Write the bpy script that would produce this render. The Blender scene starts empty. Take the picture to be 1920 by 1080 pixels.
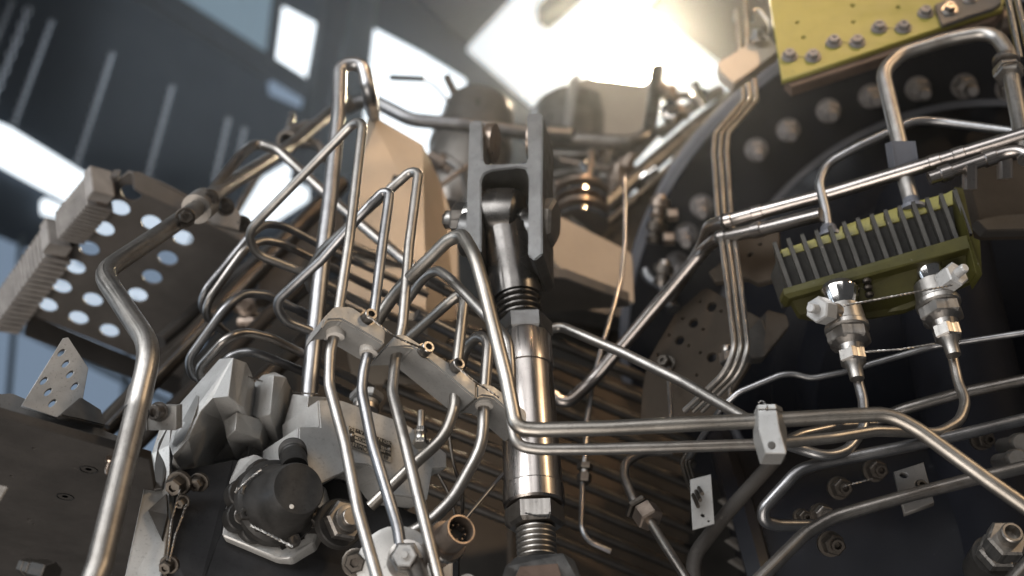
import bpy, bmesh, math, random
from mathutils import Vector, Matrix
random.seed(7)
C = bpy.context.scene.collection
PI = math.pi

# ------------------------------------------------------------------ camera
LENS = 40.0
FPX = 1920 * LENS / 36.0
SINP = 0.557; COSP = math.sqrt(1 - SINP * SINP)
ROLL = math.radians(2.38)
CAM = Vector((0, 0, 1.4))
FW = Vector((0, COSP, SINP)); R0 = Vector((1, 0, 0)); U0 = Vector((0, -SINP, COSP))
RT = (R0 * math.cos(ROLL) + U0 * math.sin(ROLL)).normalized()
UP = RT.cross(FW).normalized()
cam_d = bpy.data.cameras.new('camera'); cam = bpy.data.objects.new('camera', cam_d); C.objects.link(cam)
cam.matrix_world = Matrix(((RT.x, UP.x, -FW.x, CAM.x), (RT.y, UP.y, -FW.y, CAM.y), (RT.z, UP.z, -FW.z, CAM.z), (0, 0, 0, 1)))
cam_d.lens = LENS; cam_d.sensor_width = 36; cam_d.clip_start = 0.02; cam_d.clip_end = 200
cam_d.dof.use_dof = True; cam_d.dof.focus_distance = 0.755; cam_d.dof.aperture_fstop = 5.0
bpy.context.scene.camera = cam
ZH = Vector((0, 0, 1))
FH = Vector((FW.x, FW.y, 0)).normalized()          # ground-forward

def ray(px, py):
    return FW + RT * ((px - 960) / FPX) + UP * ((540 - py) / FPX)
def Q(px, py, h):
    """photo pixel + ground distance h (metres straight ahead) -> point"""
    r = ray(px, py)
    return CAM + r * (h / r.dot(FH))
def Qs(*l): return [Q(*a) for a in l]
def mpp(px, py, h):
    """metres per photo pixel there"""
    r = ray(px, py)
    return (h / r.dot(FH)) / FPX
class Plane:
    def __init__(s, p, n, u):
        s.p = p; s.n = n.normalized(); s.u = (u - s.n * u.dot(s.n)).normalized(); s.v = s.n.cross(s.u).normalized()
        if s.v.dot(UP) < 0: s.v = -s.v; s.u = s.v.cross(s.n)
    def at(s, px, py):
        r = ray(px, py); return CAM + r * ((s.p - CAM).dot(s.n) / r.dot(s.n))
    def off(s, d): return Plane(s.p + s.n * d, s.n, s.u)
def vpl(px, py, h, yaw):
    """upright plane through the point; yaw = angle of its horizontal lines from straight ahead to the right"""
    a = math.radians(yaw); u = Vector((math.sin(a), math.cos(a), 0)); n = Vector((math.cos(a), -math.sin(a), 0))
    p = Q(px, py, h)
    if n.dot(CAM - p) < 0: n = -n
    return Plane(p, n, u)
def hpl(px, py, h):
    p = Q(px, py, h); n = Vector((0, 0, -1)) if p.z > CAM.z else ZH.copy()
    return Plane(p, n, Vector((1, 0, 0)))
def cpl(p, n): return Plane(p, n, RT)
def p3(*pts):
    """plane through three (px,py,h) points, facing the camera"""
    a, b, c = Qs(*pts); n = (b - a).cross(c - a)
    if n.dot(CAM - a) < 0: n = -n
    return Plane(a, n, RT)

# ------------------------------------------------------------------ world, lamps, exposure
sc = bpy.context.scene
w = bpy.data.worlds.new('World'); sc.world = w; w.use_nodes = True
bg = w.node_tree.nodes['Background']; bg.inputs[0].default_value = (0.88, 0.93, 1.0, 1); bg.inputs[1].default_value = 0.11
def area(name, loc, target, sx, sy, power, col, spread=180):
    l = bpy.data.lights.new(name, 'AREA'); l.shape = 'RECTANGLE'; l.size = sx; l.size_y = sy; l.energy = power; l.color = col
    l.spread = math.radians(spread)
    o = bpy.data.objects.new(name, l); C.objects.link(o); o.location = loc
    o.rotation_euler = (Vector(target) - Vector(loc)).to_track_quat('-Z', 'Y').to_euler(); return o
TGT = Q(900, 620, 0.66)
LTG = Q(560, 720, 0.68)
area('hall_tube_lamp', (-1.7, -0.9, 2.5), LTG, 1.8, 1.3, 40, (0.94, 0.97, 1.0), 110)
area('hall_tube_lamp', (-0.7, -2.0, 3.1), TGT, 2.4, 1.3, 18, (0.97, 0.98, 1.0), 100)
area('hall_side_window', (-3.2, 0.6, 1.6), TGT, 1.6, 1.6, 30, (0.70, 0.84, 1.0))
area('floor_bounce_fill', (-0.6, -0.3, 0.2), LTG, 1.6, 1.4, 18, (1.0, 0.93, 0.86), 90)  # fill lamp added to lift the undersides, standing for floor bounce
area('warm_side_spot', (2.0, -0.75, 3.3), Q(760, 520, 0.72), 0.40, 0.40, 30, (1.0, 0.72, 0.44))
area('warm_high_spot', (0.75, -0.9, 4.2), Q(1105, 480, 0.99), 0.10, 0.10, 1.1, (1.0, 0.66, 0.38), 16)
area('warm_back_spot', Q(1172, 118, 2.7), Q(1050, 700, 0.62), 0.30, 0.30, 160, (1.0, 0.82, 0.56), 120)
area('hall_back_window', Q(520, 120, 3.4), Q(760, 520, 0.66), 1.4, 1.0, 18, (0.85, 0.93, 1.0))
sc.view_settings.view_transform = 'Standard'; sc.view_settings.look = 'None'; sc.view_settings.exposure = -0.8; sc.view_settings.gamma = 1.0
sc.cycles.max_bounces = 6; sc.cycles.caustics_reflective = False; sc.cycles.caustics_refractive = False
sc.cycles.sample_clamp_indirect = 4.0

# ------------------------------------------------------------------ materials
MATS = {}
def mat(name, col, metal=0.0, rough=0.5, var=0.25, nscale=40, bump=0.0, bscale=300, streak=False, grime=None, gamt=0.5, rvar=0.12, spec=0.5, coat=0.0, chips=None):
    m = bpy.data.materials.new(name); m.use_nodes = True; nt = m.node_tree; N = nt.nodes; L = nt.links
    b = N['Principled BSDF']; b.inputs['Metallic'].default_value = metal; b.inputs['Specular IOR Level'].default_value = spec
    b.inputs['Coat Weight'].default_value = coat
    tc = N.new('ShaderNodeTexCoord')
    n1 = N.new('ShaderNodeTexNoise'); n1.inputs['Scale'].default_value = nscale; n1.inputs['Detail'].default_value = 6; n1.inputs['Roughness'].default_value = 0.65
    L.new(tc.outputs['Object'], n1.inputs['Vector'])
    cr = N.new('ShaderNodeValToRGB'); e = cr.color_ramp.elements
    e[0].position = 0.3; e[1].position = 0.72
    e[0].color = (*[c * (1 - var) for c in col], 1); e[1].color = (*[min(1, c * (1 + var)) for c in col], 1)
    L.new(n1.outputs['Fac'], cr.inputs['Fac'])
    colout = cr.outputs['Color']
    if grime:
        n3 = N.new('ShaderNodeTexNoise'); n3.inputs['Scale'].default_value = nscale * 0.35; n3.inputs['Detail'].default_value = 8; n3.inputs['Roughness'].default_value = 0.7
        L.new(tc.outputs['Object'], n3.inputs['Vector'])
        mr = N.new('ShaderNodeMapRange'); mr.inputs['From Min'].default_value = 0.48; mr.inputs['From Max'].default_value = 0.72; mr.inputs['To Max'].default_value = gamt
        L.new(n3.outputs['Fac'], mr.inputs['Value'])
        mx = N.new('ShaderNodeMix'); mx.data_type = 'RGBA'; mx.inputs[7].default_value = (*grime, 1)
        L.new(mr.outputs['Result'], mx.inputs[0]); L.new(colout, mx.inputs[6]); colout = mx.outputs[2]
    sp_ = N.new('ShaderNodeTexNoise'); sp_.inputs['Scale'].default_value = 620; sp_.inputs['Detail'].default_value = 3
    L.new(tc.outputs['Object'], sp_.inputs['Vector'])
    ms = N.new('ShaderNodeMapRange'); ms.inputs['From Min'].default_value = 0.60; ms.inputs['From Max'].default_value = 0.70; ms.inputs['To Max'].default_value = 0.40
    L.new(sp_.outputs['Fac'], ms.inputs['Value'])
    mk = N.new('ShaderNodeMix'); mk.data_type = 'RGBA'; mk.inputs[7].default_value = (*[c_ * 0.35 for c_ in col], 1)
    L.new(ms.outputs['Result'], mk.inputs[0]); L.new(colout, mk.inputs[6]); colout = mk.outputs[2]
    if chips:
        nc = N.new('ShaderNodeTexNoise'); nc.inputs['Scale'].default_value = 95; nc.inputs['Detail'].default_value = 9; nc.inputs['Roughness'].default_value = 0.72
        L.new(tc.outputs['Object'], nc.inputs['Vector'])
        mc = N.new('ShaderNodeMapRange'); mc.inputs['From Min'].default_value = 0.66; mc.inputs['From Max'].default_value = 0.675; mc.inputs['To Max'].default_value = 0.8
        L.new(nc.outputs['Fac'], mc.inputs['Value'])
        xc = N.new('ShaderNodeMix'); xc.data_type = 'RGBA'; xc.inputs[7].default_value = (*chips, 1)
        L.new(mc.outputs['Result'], xc.inputs[0]); L.new(colout, xc.inputs[6]); colout = xc.outputs[2]
    L.new(colout, b.inputs['Base Color'])
    n2 = N.new('ShaderNodeTexNoise'); n2.inputs['Scale'].default_value = nscale * 1.7; n2.inputs['Detail'].default_value = 5
    src = tc.outputs['Object']
    if streak:
        mp = N.new('ShaderNodeMapping'); mp.inputs['Scale'].default_value = (1, 0.02, 1)
        L.new(tc.outputs['UV'], mp.inputs['Vector']); L.new(mp.outputs['Vector'], n2.inputs['Vector']); n2.inputs['Scale'].default_value = 42
    else: L.new(src, n2.inputs['Vector'])
    r = N.new('ShaderNodeMapRange'); r.inputs['From Min'].default_value = 0.3; r.inputs['From Max'].default_value = 0.7
    r.inputs['To Min'].default_value = max(0.03, rough - rvar); r.inputs['To Max'].default_value = min(1, rough + rvar)
    L.new(n2.outputs['Fac'], r.inputs['Value']); L.new(r.outputs['Result'], b.inputs['Roughness'])
    if bump:
        n4 = N.new('ShaderNodeTexNoise'); n4.inputs['Scale'].default_value = bscale; n4.inputs['Detail'].default_value = 4
        bp = N.new('ShaderNodeBump'); bp.inputs['Strength'].default_value = bump; bp.inputs['Distance'].default_value = 0.0006
        if streak: L.new(n2.outputs['Fac'], bp.inputs['Height'])
        else:
            L.new(src, n4.inputs['Vector']); L.new(n4.outputs['Fac'], bp.inputs['Height'])
        L.new(bp.outputs['Normal'], b.inputs['Normal'])
    MATS[name] = m; return m
def emis(name, col, st):
    m = bpy.data.materials.new(name); m.use_nodes = True; nt = m.node_tree
    for n in list(nt.nodes): nt.nodes.remove(n)
    o = nt.nodes.new('ShaderNodeOutputMaterial'); e = nt.nodes.new('ShaderNodeEmission')
    e.inputs[0].default_value = (*col, 1); e.inputs[1].default_value = st; nt.links.new(e.outputs[0], o.inputs[0]); MATS[name] = m; return m
mat('steel', (0.38, 0.357, 0.33), 1, 0.42, 0.22, 60, bump=0.12, streak=True, grime=(0.21, 0.18, 0.15), gamt=0.65)
mat('steel_dull', (0.33, 0.305, 0.28), 1, 0.36, 0.25, 50, bump=0.12, streak=True, grime=(0.13, 0.10, 0.08), gamt=0.7)
mat('steel_dark', (0.12, 0.105, 0.09), 1, 0.45, 0.3, 40, bump=0.1, streak=True, grime=(0.05, 0.04, 0.035), gamt=0.7)
mat('steel_b', (0.33, 0.325, 0.325), 1, 0.39, 0.25, 45, bump=0.14, streak=True, grime=(0.15, 0.14, 0.14), gamt=0.7)
mat('steel_c', (0.38, 0.352, 0.315), 1, 0.40, 0.25, 35, bump=0.14, streak=True, grime=(0.20, 0.16, 0.12), gamt=0.7)
mat('steel_dull_b', (0.27, 0.265, 0.265), 1, 0.40, 0.3, 40, bump=0.14, streak=True, grime=(0.11, 0.105, 0.11), gamt=0.75)
mat('steel_bright', (0.50, 0.48, 0.45), 1, 0.26, 0.12, 60, bump=0.1, streak=True, rvar=0.08)
mat('chrome', (0.72, 0.68, 0.64), 1, 0.10, 0.10, 60, rvar=0.05)
mat('machined', (0.33, 0.32, 0.305), 0.35, 0.42, 0.12, 70, bump=0.10, bscale=900, grime=(0.30, 0.25, 0.20), gamt=0.35)
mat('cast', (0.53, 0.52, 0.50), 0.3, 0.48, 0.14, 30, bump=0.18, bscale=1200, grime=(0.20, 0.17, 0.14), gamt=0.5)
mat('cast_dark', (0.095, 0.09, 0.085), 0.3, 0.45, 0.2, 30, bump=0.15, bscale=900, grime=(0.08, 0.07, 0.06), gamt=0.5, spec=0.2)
mat('cover_black', (0.035, 0.033, 0.031), 0.2, 0.42, 0.35, 60, bump=0.1, bscale=900, grime=(0.09, 0.085, 0.08), gamt=0.35, spec=0.2)
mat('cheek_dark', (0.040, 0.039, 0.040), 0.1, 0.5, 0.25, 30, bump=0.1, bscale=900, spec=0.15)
mat('clevis_steel', (0.155, 0.152, 0.148), 0.9, 0.42, 0.2, 60, bump=0.08, bscale=900, grime=(0.12, 0.11, 0.10), gamt=0.4)
mat('blued_steel', (0.10, 0.092, 0.085), 0.9, 0.24, 0.3, 30, rvar=0.1)
mat('copper_steel', (0.37, 0.335, 0.31), 1, 0.30, 0.15, 25, bump=0.1, streak=True, rvar=0.08)
mat('casing', (0.007, 0.0075, 0.010), 0.0, 0.38, 0.4, 8, bump=0.06, bscale=500, rvar=0.1, spec=0.12, chips=(0.035, 0.036, 0.04))
mat('casing_matt', (0.007, 0.0075, 0.010), 0.0, 0.6, 0.4, 8, spec=0.05)
mat('casing_rim', (0.12, 0.123, 0.14), 0.2, 0.45, 0.2, 12)
mat('core_dark', (0.022, 0.020, 0.018), 0.2, 0.5, 0.5, 9, bump=0.1, bscale=200, spec=0.2)
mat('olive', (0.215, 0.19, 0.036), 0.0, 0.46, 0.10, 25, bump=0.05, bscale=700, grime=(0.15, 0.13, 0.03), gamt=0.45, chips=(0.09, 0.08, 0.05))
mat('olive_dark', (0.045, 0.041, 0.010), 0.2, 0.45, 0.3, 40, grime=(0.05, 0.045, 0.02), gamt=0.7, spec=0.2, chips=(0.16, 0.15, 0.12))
mat('fin_dark', (0.035, 0.033, 0.030), 0.0, 0.55, 0.3, 60, spec=0.1)
mat('fin_edge', (0.055, 0.052, 0.047), 0.2, 0.45, 0.25, 60, spec=0.2, chips=(0.22, 0.19, 0.16))
mat('tan', (0.38, 0.325, 0.265), 0.15, 0.5, 0.06, 14, bump=0.05, bscale=900, grime=(0.30, 0.25, 0.20), gamt=0.4)
mat('tray', (0.13, 0.118, 0.108), 0.35, 0.5, 0.22, 20, bump=0.08, bscale=500, grime=(0.08, 0.065, 0.055), gamt=0.6, spec=0.2, chips=(0.10, 0.07, 0.05))
mat('plate_dark', (0.055, 0.05, 0.046), 0.1, 0.55, 0.3, 14, bump=0.1, bscale=500, spec=0.12, chips=(0.12, 0.11, 0.10))
mat('leaf_brown', (0.045, 0.036, 0.028), 0.0, 0.7, 0.25, 20, bump=0.08, bscale=500, spec=0.06)
mat('rib_brown', (0.33, 0.30, 0.275), 0.3, 0.5, 0.25, 60)
mat('bronze', (0.34, 0.27, 0.22), 0.9, 0.36, 0.2, 60)
mat('brown_edge', (0.10, 0.07, 0.055), 0.1, 0.6, 0.25, 40, spec=0.15)
mat('nylon', (0.62, 0.58, 0.53), 0, 0.45, 0.08, 60)
mat('white_cap', (0.40, 0.39, 0.375), 0.1, 0.35, 0.06, 60)
mat('rubber', (0.018, 0.017, 0.016), 0, 0.55, 0.3, 60)
mat('label_black', (0.02, 0.02, 0.02), 0, 0.4, 0.2, 60)
mat('label_metal', (0.45, 0.43, 0.39), 0.6, 0.35, 0.1, 60)
mat('tag_white', (0.30, 0.295, 0.285), 0.2, 0.45, 0.1, 60)
mat('concrete', (0.014, 0.030, 0.052), 0, 0.7, 0.2, 1.2)
mat('frame_black', (0.008, 0.009, 0.011), 0, 0.6, 0.2, 3)
mat('column', (0.11, 0.14, 0.15), 0, 0.6, 0.1, 2)
mat('ceiling', (0.075, 0.088, 0.11), 0, 0.7, 0.15, 1)
mat('brown_panel', (0.30, 0.22, 0.15), 0, 0.6, 0.1, 1)
mat('link', (0.75, 0.80, 0.88), 0.6, 0.25, 0.05, 20)
mat('bank_tube', (0.045, 0.042, 0.039), 0.9, 0.5, 0.4, 25, bump=0.1, streak=True, grime=(0.03, 0.025, 0.02), gamt=0.7)
mat('bolt_dull', (0.20, 0.185, 0.18), 0.5, 0.55, 0.2, 60, spec=0.3)
mat('clamp_grey', (0.24, 0.235, 0.225), 0.25, 0.45, 0.12, 60, bump=0.1, bscale=900, grime=(0.16, 0.14, 0.12), gamt=0.4)
mat('drum', (0.26, 0.237, 0.213), 0.7, 0.38, 0.2, 25, grime=(0.16, 0.12, 0.09), gamt=0.6)
emis('glass_white', (0.86, 0.94, 1.0), 3.4)
emis('glass_blue', (0.42, 0.60, 0.74), 0.6)
emis('frost_glow', (0.36, 0.48, 0.65), 0.85)
emis('hole_glow', (0.74, 0.86, 1.0), 1.5)
emis('skylight', (0.90, 0.96, 1.0), 1.6)
emis('sun_warm', (1.0, 0.84, 0.58), 120)

# ------------------------------------------------------------------ mesh helpers
class T:
    """a top-level thing; parts are added as children"""
    def __init__(s, name, label, cat, base, group=None):
        s.o = bpy.data.objects.new(name, None); C.objects.link(s.o); s.base = Vector(base); s.o.location = s.base
        s.o.empty_display_size = 0.02
        s.o['label'] = label; s.o['category'] = cat
        if group: s.o['group'] = group
def finish(name, bm, m, parent=None, smooth=True, label=None, cat=None, group=None, kind=None, angle=35):
    bmesh.ops.recalc_face_normals(bm, faces=bm.faces)
    if smooth:
        for f in bm.faces: f.smooth = True
        for e in bm.edges:
            if len(e.link_faces) == 2 and e.calc_face_angle(0) > math.radians(angle): e.smooth = False
    me = bpy.data.meshes.new(name); bm.to_mesh(me); bm.free()
    return link(name, me, m, parent, label, cat, group, kind)
def link(name, me, m, parent=None, label=None, cat=None, group=None, kind=None):
    me.materials.clear(); me.materials.append(MATS[m])
    o = bpy.data.objects.new(name, me); C.objects.link(o)
    if isinstance(parent, T):
        me.transform(Matrix.Translation(-parent.base)); o.parent = parent.o; o['_b'] = list(parent.base)
    elif parent is not None:
        b = Vector(parent['_b']); me.transform(Matrix.Translation(-b)); o.parent = parent; o['_b'] = list(b)
    else:
        vs = [v.co for v in me.vertices]
        b = sum(vs, Vector()) / len(vs); b.z = min(v.z for v in vs)
        me.transform(Matrix.Translation(-b)); o.location = b; o['_b'] = list(b)
    if parent is not None and not isinstance(parent, T) and parent.parent is None:
        pass
    if label: o['label'] = label
    if cat: o['category'] = cat
    if group: o['group'] = group
    if kind: o['kind'] = kind
    return o
def fillet(pts, rad):
    out = [pts[0]]
    for i in range(1, len(pts) - 1):
        p, a, b = pts[i], pts[i - 1], pts[i + 1]
        d1 = (a - p); d2 = (b - p); l1 = d1.length; l2 = d2.length; d1.normalize(); d2.normalize()
        ang = d1.angle(d2)
        if ang > math.radians(174): out.append(p); continue
        r = rad[i] if isinstance(rad, (list, tuple)) else rad
        t = min(r / math.tan(ang / 2), l1 * 0.48, l2 * 0.48); r = t * math.tan(ang / 2)
        bis = (d1 + d2).normalized(); cen = p + bis * (r / math.sin(ang / 2))
        s = p + d1 * t - cen; e = p + d2 * t - cen
        tot = s.angle(e); n = max(3, int(tot / math.radians(9)))
        ax = s.cross(e).normalized()
        for k in range(n + 1): out.append(cen + Matrix.Rotation(tot * k / n, 3, ax) @ s)
    out.append(pts[-1]); return out
def sweep(bm, pts, r, seg=14, cap=True, uv=True, hollow=False):
    uvl = bm.loops.layers.uv.verify()
    pp = [pts[0]]
    for p in pts[1:]:
        if (p - pp[-1]).length > 1e-5: pp.append(p)
    pts = pp; n = len(pts)
    tang = [((pts[min(i + 1, n - 1)] - pts[max(i - 1, 0)]).normalized()) for i in range(n)]
    x = tang[0].orthogonal().normalized(); rings = []; L = 0; Ls = []
    for i in range(n):
        if i:
            q = tang[i - 1].rotation_difference(tang[i]); x = q @ x; L += (pts[i] - pts[i - 1]).length
        x = (x - tang[i] * x.dot(tang[i])).normalized(); y = tang[i].cross(x)
        rr = r[i] if isinstance(r, list) else r
        rings.append([bm.verts.new(pts[i] + (x * math.cos(2 * PI * k / seg) + y * math.sin(2 * PI * k / seg)) * rr) for k in range(seg)]); Ls.append(L)
    for i in range(n - 1):
        for k in range(seg):
            k2 = (k + 1) % seg
            f = bm.faces.new((rings[i][k], rings[i][k2], rings[i + 1][k2], rings[i + 1][k])); f.smooth = True
            for lp, (u, v) in zip(f.loops, ((k, Ls[i]), (k + 1, Ls[i]), (k + 1, Ls[i + 1]), (k, Ls[i + 1]))): lp[uvl].uv = (u / seg, v * 20)
    if cap:
        for rg, sgn, tg in ((rings[0], -1, tang[0]), (rings[-1], 1, tang[-1])):
            if hollow:
                c = sum((v.co for v in rg), Vector()) / seg
                inner = [bm.verts.new(c + (v.co - c) * 0.72) for v in rg]; deep = [bm.verts.new(c + (v.co - c) * 0.72 - tg * sgn * (rg[0].co - c).length * 3) for v in rg]
                for k in range(seg):
                    k2 = (k + 1) % seg
                    bm.faces.new((rg[k], rg[k2], inner[k2], inner[k])); bm.faces.new((inner[k], inner[k2], deep[k2], deep[k]))
                bm.faces.new(deep)
            else: bm.faces.new(rg)
def tube_bm(pts, r, bend, seg=14, hollow=False):
    bm = bmesh.new(); sweep(bm, fillet(pts, bend), r, seg, True, True, hollow); return bm
ALLOY = 0
def tube(name, px, wpx, m='steel', label=None, cat='tube', group=None, bend=0.022, parent=None, wat=0, hollow=False, seg=16):
    """px: list of (px,py,h); wpx: width in photo pixels at point index wat"""
    pts = Qs(*px); r = wpx * 0.5 * mpp(*px[wat])
    global ALLOY
    if label: ALLOY += 1
    if m == 'steel': m = ('steel', 'steel_b', 'steel', 'steel_c')[ALLOY % 4]
    elif m == 'steel_dull': m = ('steel_dull', 'steel_dull_b')[ALLOY % 2]
    return finish(name, tube_bm(pts, r, bend, seg, hollow), m, parent, True, label, cat if label else None, group)
def frame_of(axis, hint=None):
    z = axis.normalized(); x = (hint if hint else z.orthogonal()); x = (x - z * x.dot(z)).normalized(); return x, z.cross(x), z
def lathe_bm(p0, axis, prof, seg=24, hint=None, bm=None, ends=True):
    """prof: list of (along, radius) in metres"""
    bm = bm or bmesh.new(); uvl = bm.loops.layers.uv.verify()
    x, y, z = frame_of(axis, hint); rings = []
    for t, r in prof:
        rings.append([bm.verts.new(p0 + z * t + (x * math.cos(2 * PI * k / seg) + y * math.sin(2 * PI * k / seg)) * r) for k in range(seg)])
    for i in range(len(rings) - 1):
        for k in range(seg):
            k2 = (k + 1) % seg
            f = bm.faces.new((rings[i][k], rings[i][k2], rings[i + 1][k2], rings[i + 1][k]))
            for lp, (u, v) in zip(f.loops, ((k, prof[i][0]), (k + 1, prof[i][0]), (k + 1, prof[i + 1][0]), (k, prof[i + 1][0]))): lp[uvl].uv = (u / seg, v * 20)
    if ends:
        bm.faces.new(rings[0]); bm.faces.new(rings[-1])
    return bm
def lathe(name, p0, axis, prof, m, parent=None, seg=24, hint=None, **k):
    return finish(name, lathe_bm(p0, axis, prof, seg, hint), m, parent, True, angle=30, **k)
def hexnut(name, p0, axis, r, ln, m, parent=None, hint=None, **k):
    c = r * 0.12
    return finish(name, lathe_bm(p0, axis, [(0, r * .88), (c, r), (ln - c, r), (ln, r * .88)], 6, hint), m, parent, False, **k)
def bolt(parent, p, axis, r, h=None, m='steel', hexa=True, name='bolt'):
    """hex head on a washer, with a shallow dimple"""
    h = h or r * 1.1; axis = axis.normalized(); bm = bmesh.new()
    lathe_bm(p - axis * r * .3, axis, [(0, r * 1.35), (r * .5, r * 1.35), (r * .55, r * 1.25)], 16, None, bm)
    hint = axis.orthogonal(); hint = Matrix.Rotation(random.random() * 6, 3, axis) @ hint
    lathe_bm(p + axis * r * .2, axis, [(0, r), (h * .8, r), (h, r * .85), (h, r * .45), (h * .75, r * .4)], 6 if hexa else 14, hint, bm)
    return finish(name, bm, m, parent, True, angle=25)
def socket_screw(parent, p, axis, r, h, m='steel_dull', name='screw'):
    bm = lathe_bm(p, axis, [(-.2 * h, r * 1.3), (0, r * 1.3), (0, r), (h * .9, r), (h, r * .9), (h, r * .55), (h * .45, r * .55)], 18)
    return finish(name, bm, m, parent, True, angle=30)
def prism(name, plane, px, thick, m, parent=None, bevel=0.0008, holes=None, smooth=False, uvpts=None, back=None, **k):
    """outline on a plane (photo pixels), extruded away from the camera; holes: list of (px,py,radius_m[,sy,rot])"""
    pts = [plane.at(*a) for a in px]
    return prism3(name, pts, plane, thick, m, parent, bevel, [(plane.at(h[0], h[1]),) + tuple(h[2:]) for h in holes] if holes else None, **k)
def prism3(name, pts, plane, thick, m, parent=None, bevel=0.0008, holes=None, **k):
    n = plane.n
    if not holes:
        bm = bmesh.new()
        a = [bm.verts.new(p) for p in pts]; b = [bm.verts.new(p - n * thick) for p in pts]
        bm.faces.new(a); bm.faces.new(b[::-1])
        for i in range(len(a)):
            j = (i + 1) % len(a); bm.faces.new((a[i], b[i], b[j], a[j]))
        bmesh.ops.recalc_face_normals(bm, faces=bm.faces)
        if bevel:
            bmesh.ops.bevel(bm, geom=[e for e in bm.edges], offset=bevel, segments=2, affect='EDGES', clamp_overlap=True)
        return finish(name, bm, m, parent, True, angle=28, **k)
    cu = bpy.data.curves.new(name, 'CURVE'); cu.dimensions = '2D'; cu.fill_mode = 'BOTH'; cu.extrude = max(1e-5, thick / 2 - bevel)
    if bevel: cu.bevel_depth = bevel; cu.bevel_resolution = 1; cu.offset = -bevel
    def spl(l):
        s = cu.splines.new('POLY'); s.points.add(len(l) - 1); s.use_cyclic_u = True
        for q, (x, y) in zip(s.points, l): q.co = (x, y, 0, 1)
    uv = lambda p: ((p - plane.p).dot(plane.u), (p - plane.p).dot(plane.v))
    def ar(l): return sum(l[i][0] * l[(i + 1) % len(l)][1] - l[(i + 1) % len(l)][0] * l[i][1] for i in range(len(l)))
    o = [uv(p) for p in pts]
    if ar(o) < 0: o = o[::-1]
    spl(o)
    for h in holes:
        c = uv(h[0]); r = h[1]; sy = h[2] if len(h) > 2 else 1; ro = h[3] if len(h) > 3 else 0
        l = []
        for q in range(18):
            a = -2 * PI * q / 18; x, y = r * math.cos(a), r * sy * math.sin(a)
            l.append((c[0] + x * math.cos(ro) - y * math.sin(ro), c[1] + x * math.sin(ro) + y * math.cos(ro)))
        spl(l)
    ob = bpy.data.objects.new('tmp', cu); C.objects.link(ob)
    u, v = plane.u, plane.v; cen = plane.p - n * thick / 2
    M = Matrix(((u.x, v.x, n.x, cen.x), (u.y, v.y, n.y, cen.y), (u.z, v.z, n.z, cen.z), (0, 0, 0, 1)))
    dg = bpy.context.evaluated_depsgraph_get(); me = bpy.data.meshes.new_from_object(ob.evaluated_get(dg)); me.name = name
    bpy.data.objects.remove(ob); me.transform(M)
    return link(name, me, m, parent, k.get('label'), k.get('cat'), k.get('group'), k.get('kind'))
def facets(name, verts, faces, m, parent=None, depth=0.05, bevel=0.0008, direction=None, **k):
    """a machined block: visible facets at their own depths, carried back into a closed solid"""
    bm = bmesh.new(); vs = [bm.verts.new(Q(*v)) for v in verts]
    fs = [bm.faces.new([vs[i] for i in f]) for f in faces]
    d = direction if direction else FH
    r = bmesh.ops.extrude_face_region(bm, geom=fs)
    nv = [g for g in r['geom'] if isinstance(g, bmesh.types.BMVert)]
    # extrude keeps the new faces in place of the old ones: push the new sheet back
    bmesh.ops.translate(bm, verts=nv, vec=d * depth)
    have = set(f for f in bm.faces)
    for f in faces:
        try: bm.faces.new([vs[i] for i in f])
        except ValueError: pass
    bmesh.ops.recalc_face_normals(bm, faces=bm.faces)
    if bevel:
        es = [e for e in bm.edges if len(e.link_faces) == 2 and e.calc_face_angle(0) > 0.15]
        bmesh.ops.bevel(bm, geom=es, offset=bevel * .6, segments=1, affect='EDGES', clamp_overlap=True)
    return finish(name, bm, m, parent, False, **k)
def box3(name, c, ax, ay, az, m, parent=None, bevel=0.0008, **k):
    """box from centre and three half-axis vectors"""
    bm = bmesh.new(); bmesh.ops.create_cube(bm, size=2)
    for v in bm.verts: v.co = c + ax * v.co.x + ay * v.co.y + az * v.co.z
    if bevel: bmesh.ops.bevel(bm, geom=list(bm.edges), offset=bevel, segments=2, affect='EDGES', clamp_overlap=True)
    return finish(name, bm, m, parent, True, angle=28, **k)
def wire(name, px, r=0.0004, m='steel_dull', parent=None, twist=True, label=None, cat=None, group=None, sag=0.0):
    pts = fillet(Qs(*px), 0.006); bm = bmesh.new()
    if twist:
        dens = []
        for a, b in zip(pts, pts[1:]):
            n = max(1, int((b - a).length / 0.0011))
            dens += [a.lerp(b, i / n) for i in range(n)]
        dens.append(pts[-1])
        for s in (0, PI):
            l = []
            for i, p in enumerate(dens):
                t = (dens[min(i + 1, len(dens) - 1)] - dens[max(0, i - 1)]).normalized(); x = t.cross(FW).normalized(); y = t.cross(x)
                a = i * 1.15 + s; l.append(p + (x * math.cos(a) + y * math.sin(a)) * r * .9)
            sweep(bm, l, r, 5)
    else: sweep(bm, pts, r, 8)
    return finish(name, bm, m, parent, True, label, cat, group)
def sleeve(parent, a, b, t, ln, r, m='steel', name='sleeve'):
    """short collar round a straight piece of tube from pixel point a to b, at fraction t"""
    A, B = Q(*a), Q(*b); d = (B - A).normalized(); c = A.lerp(B, t) - d * ln / 2
    return lathe(name, c, d, [(0, r * .9), (ln * .06, r), (ln * .94, r), (ln, r * .9)], m, parent, 20)

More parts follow.
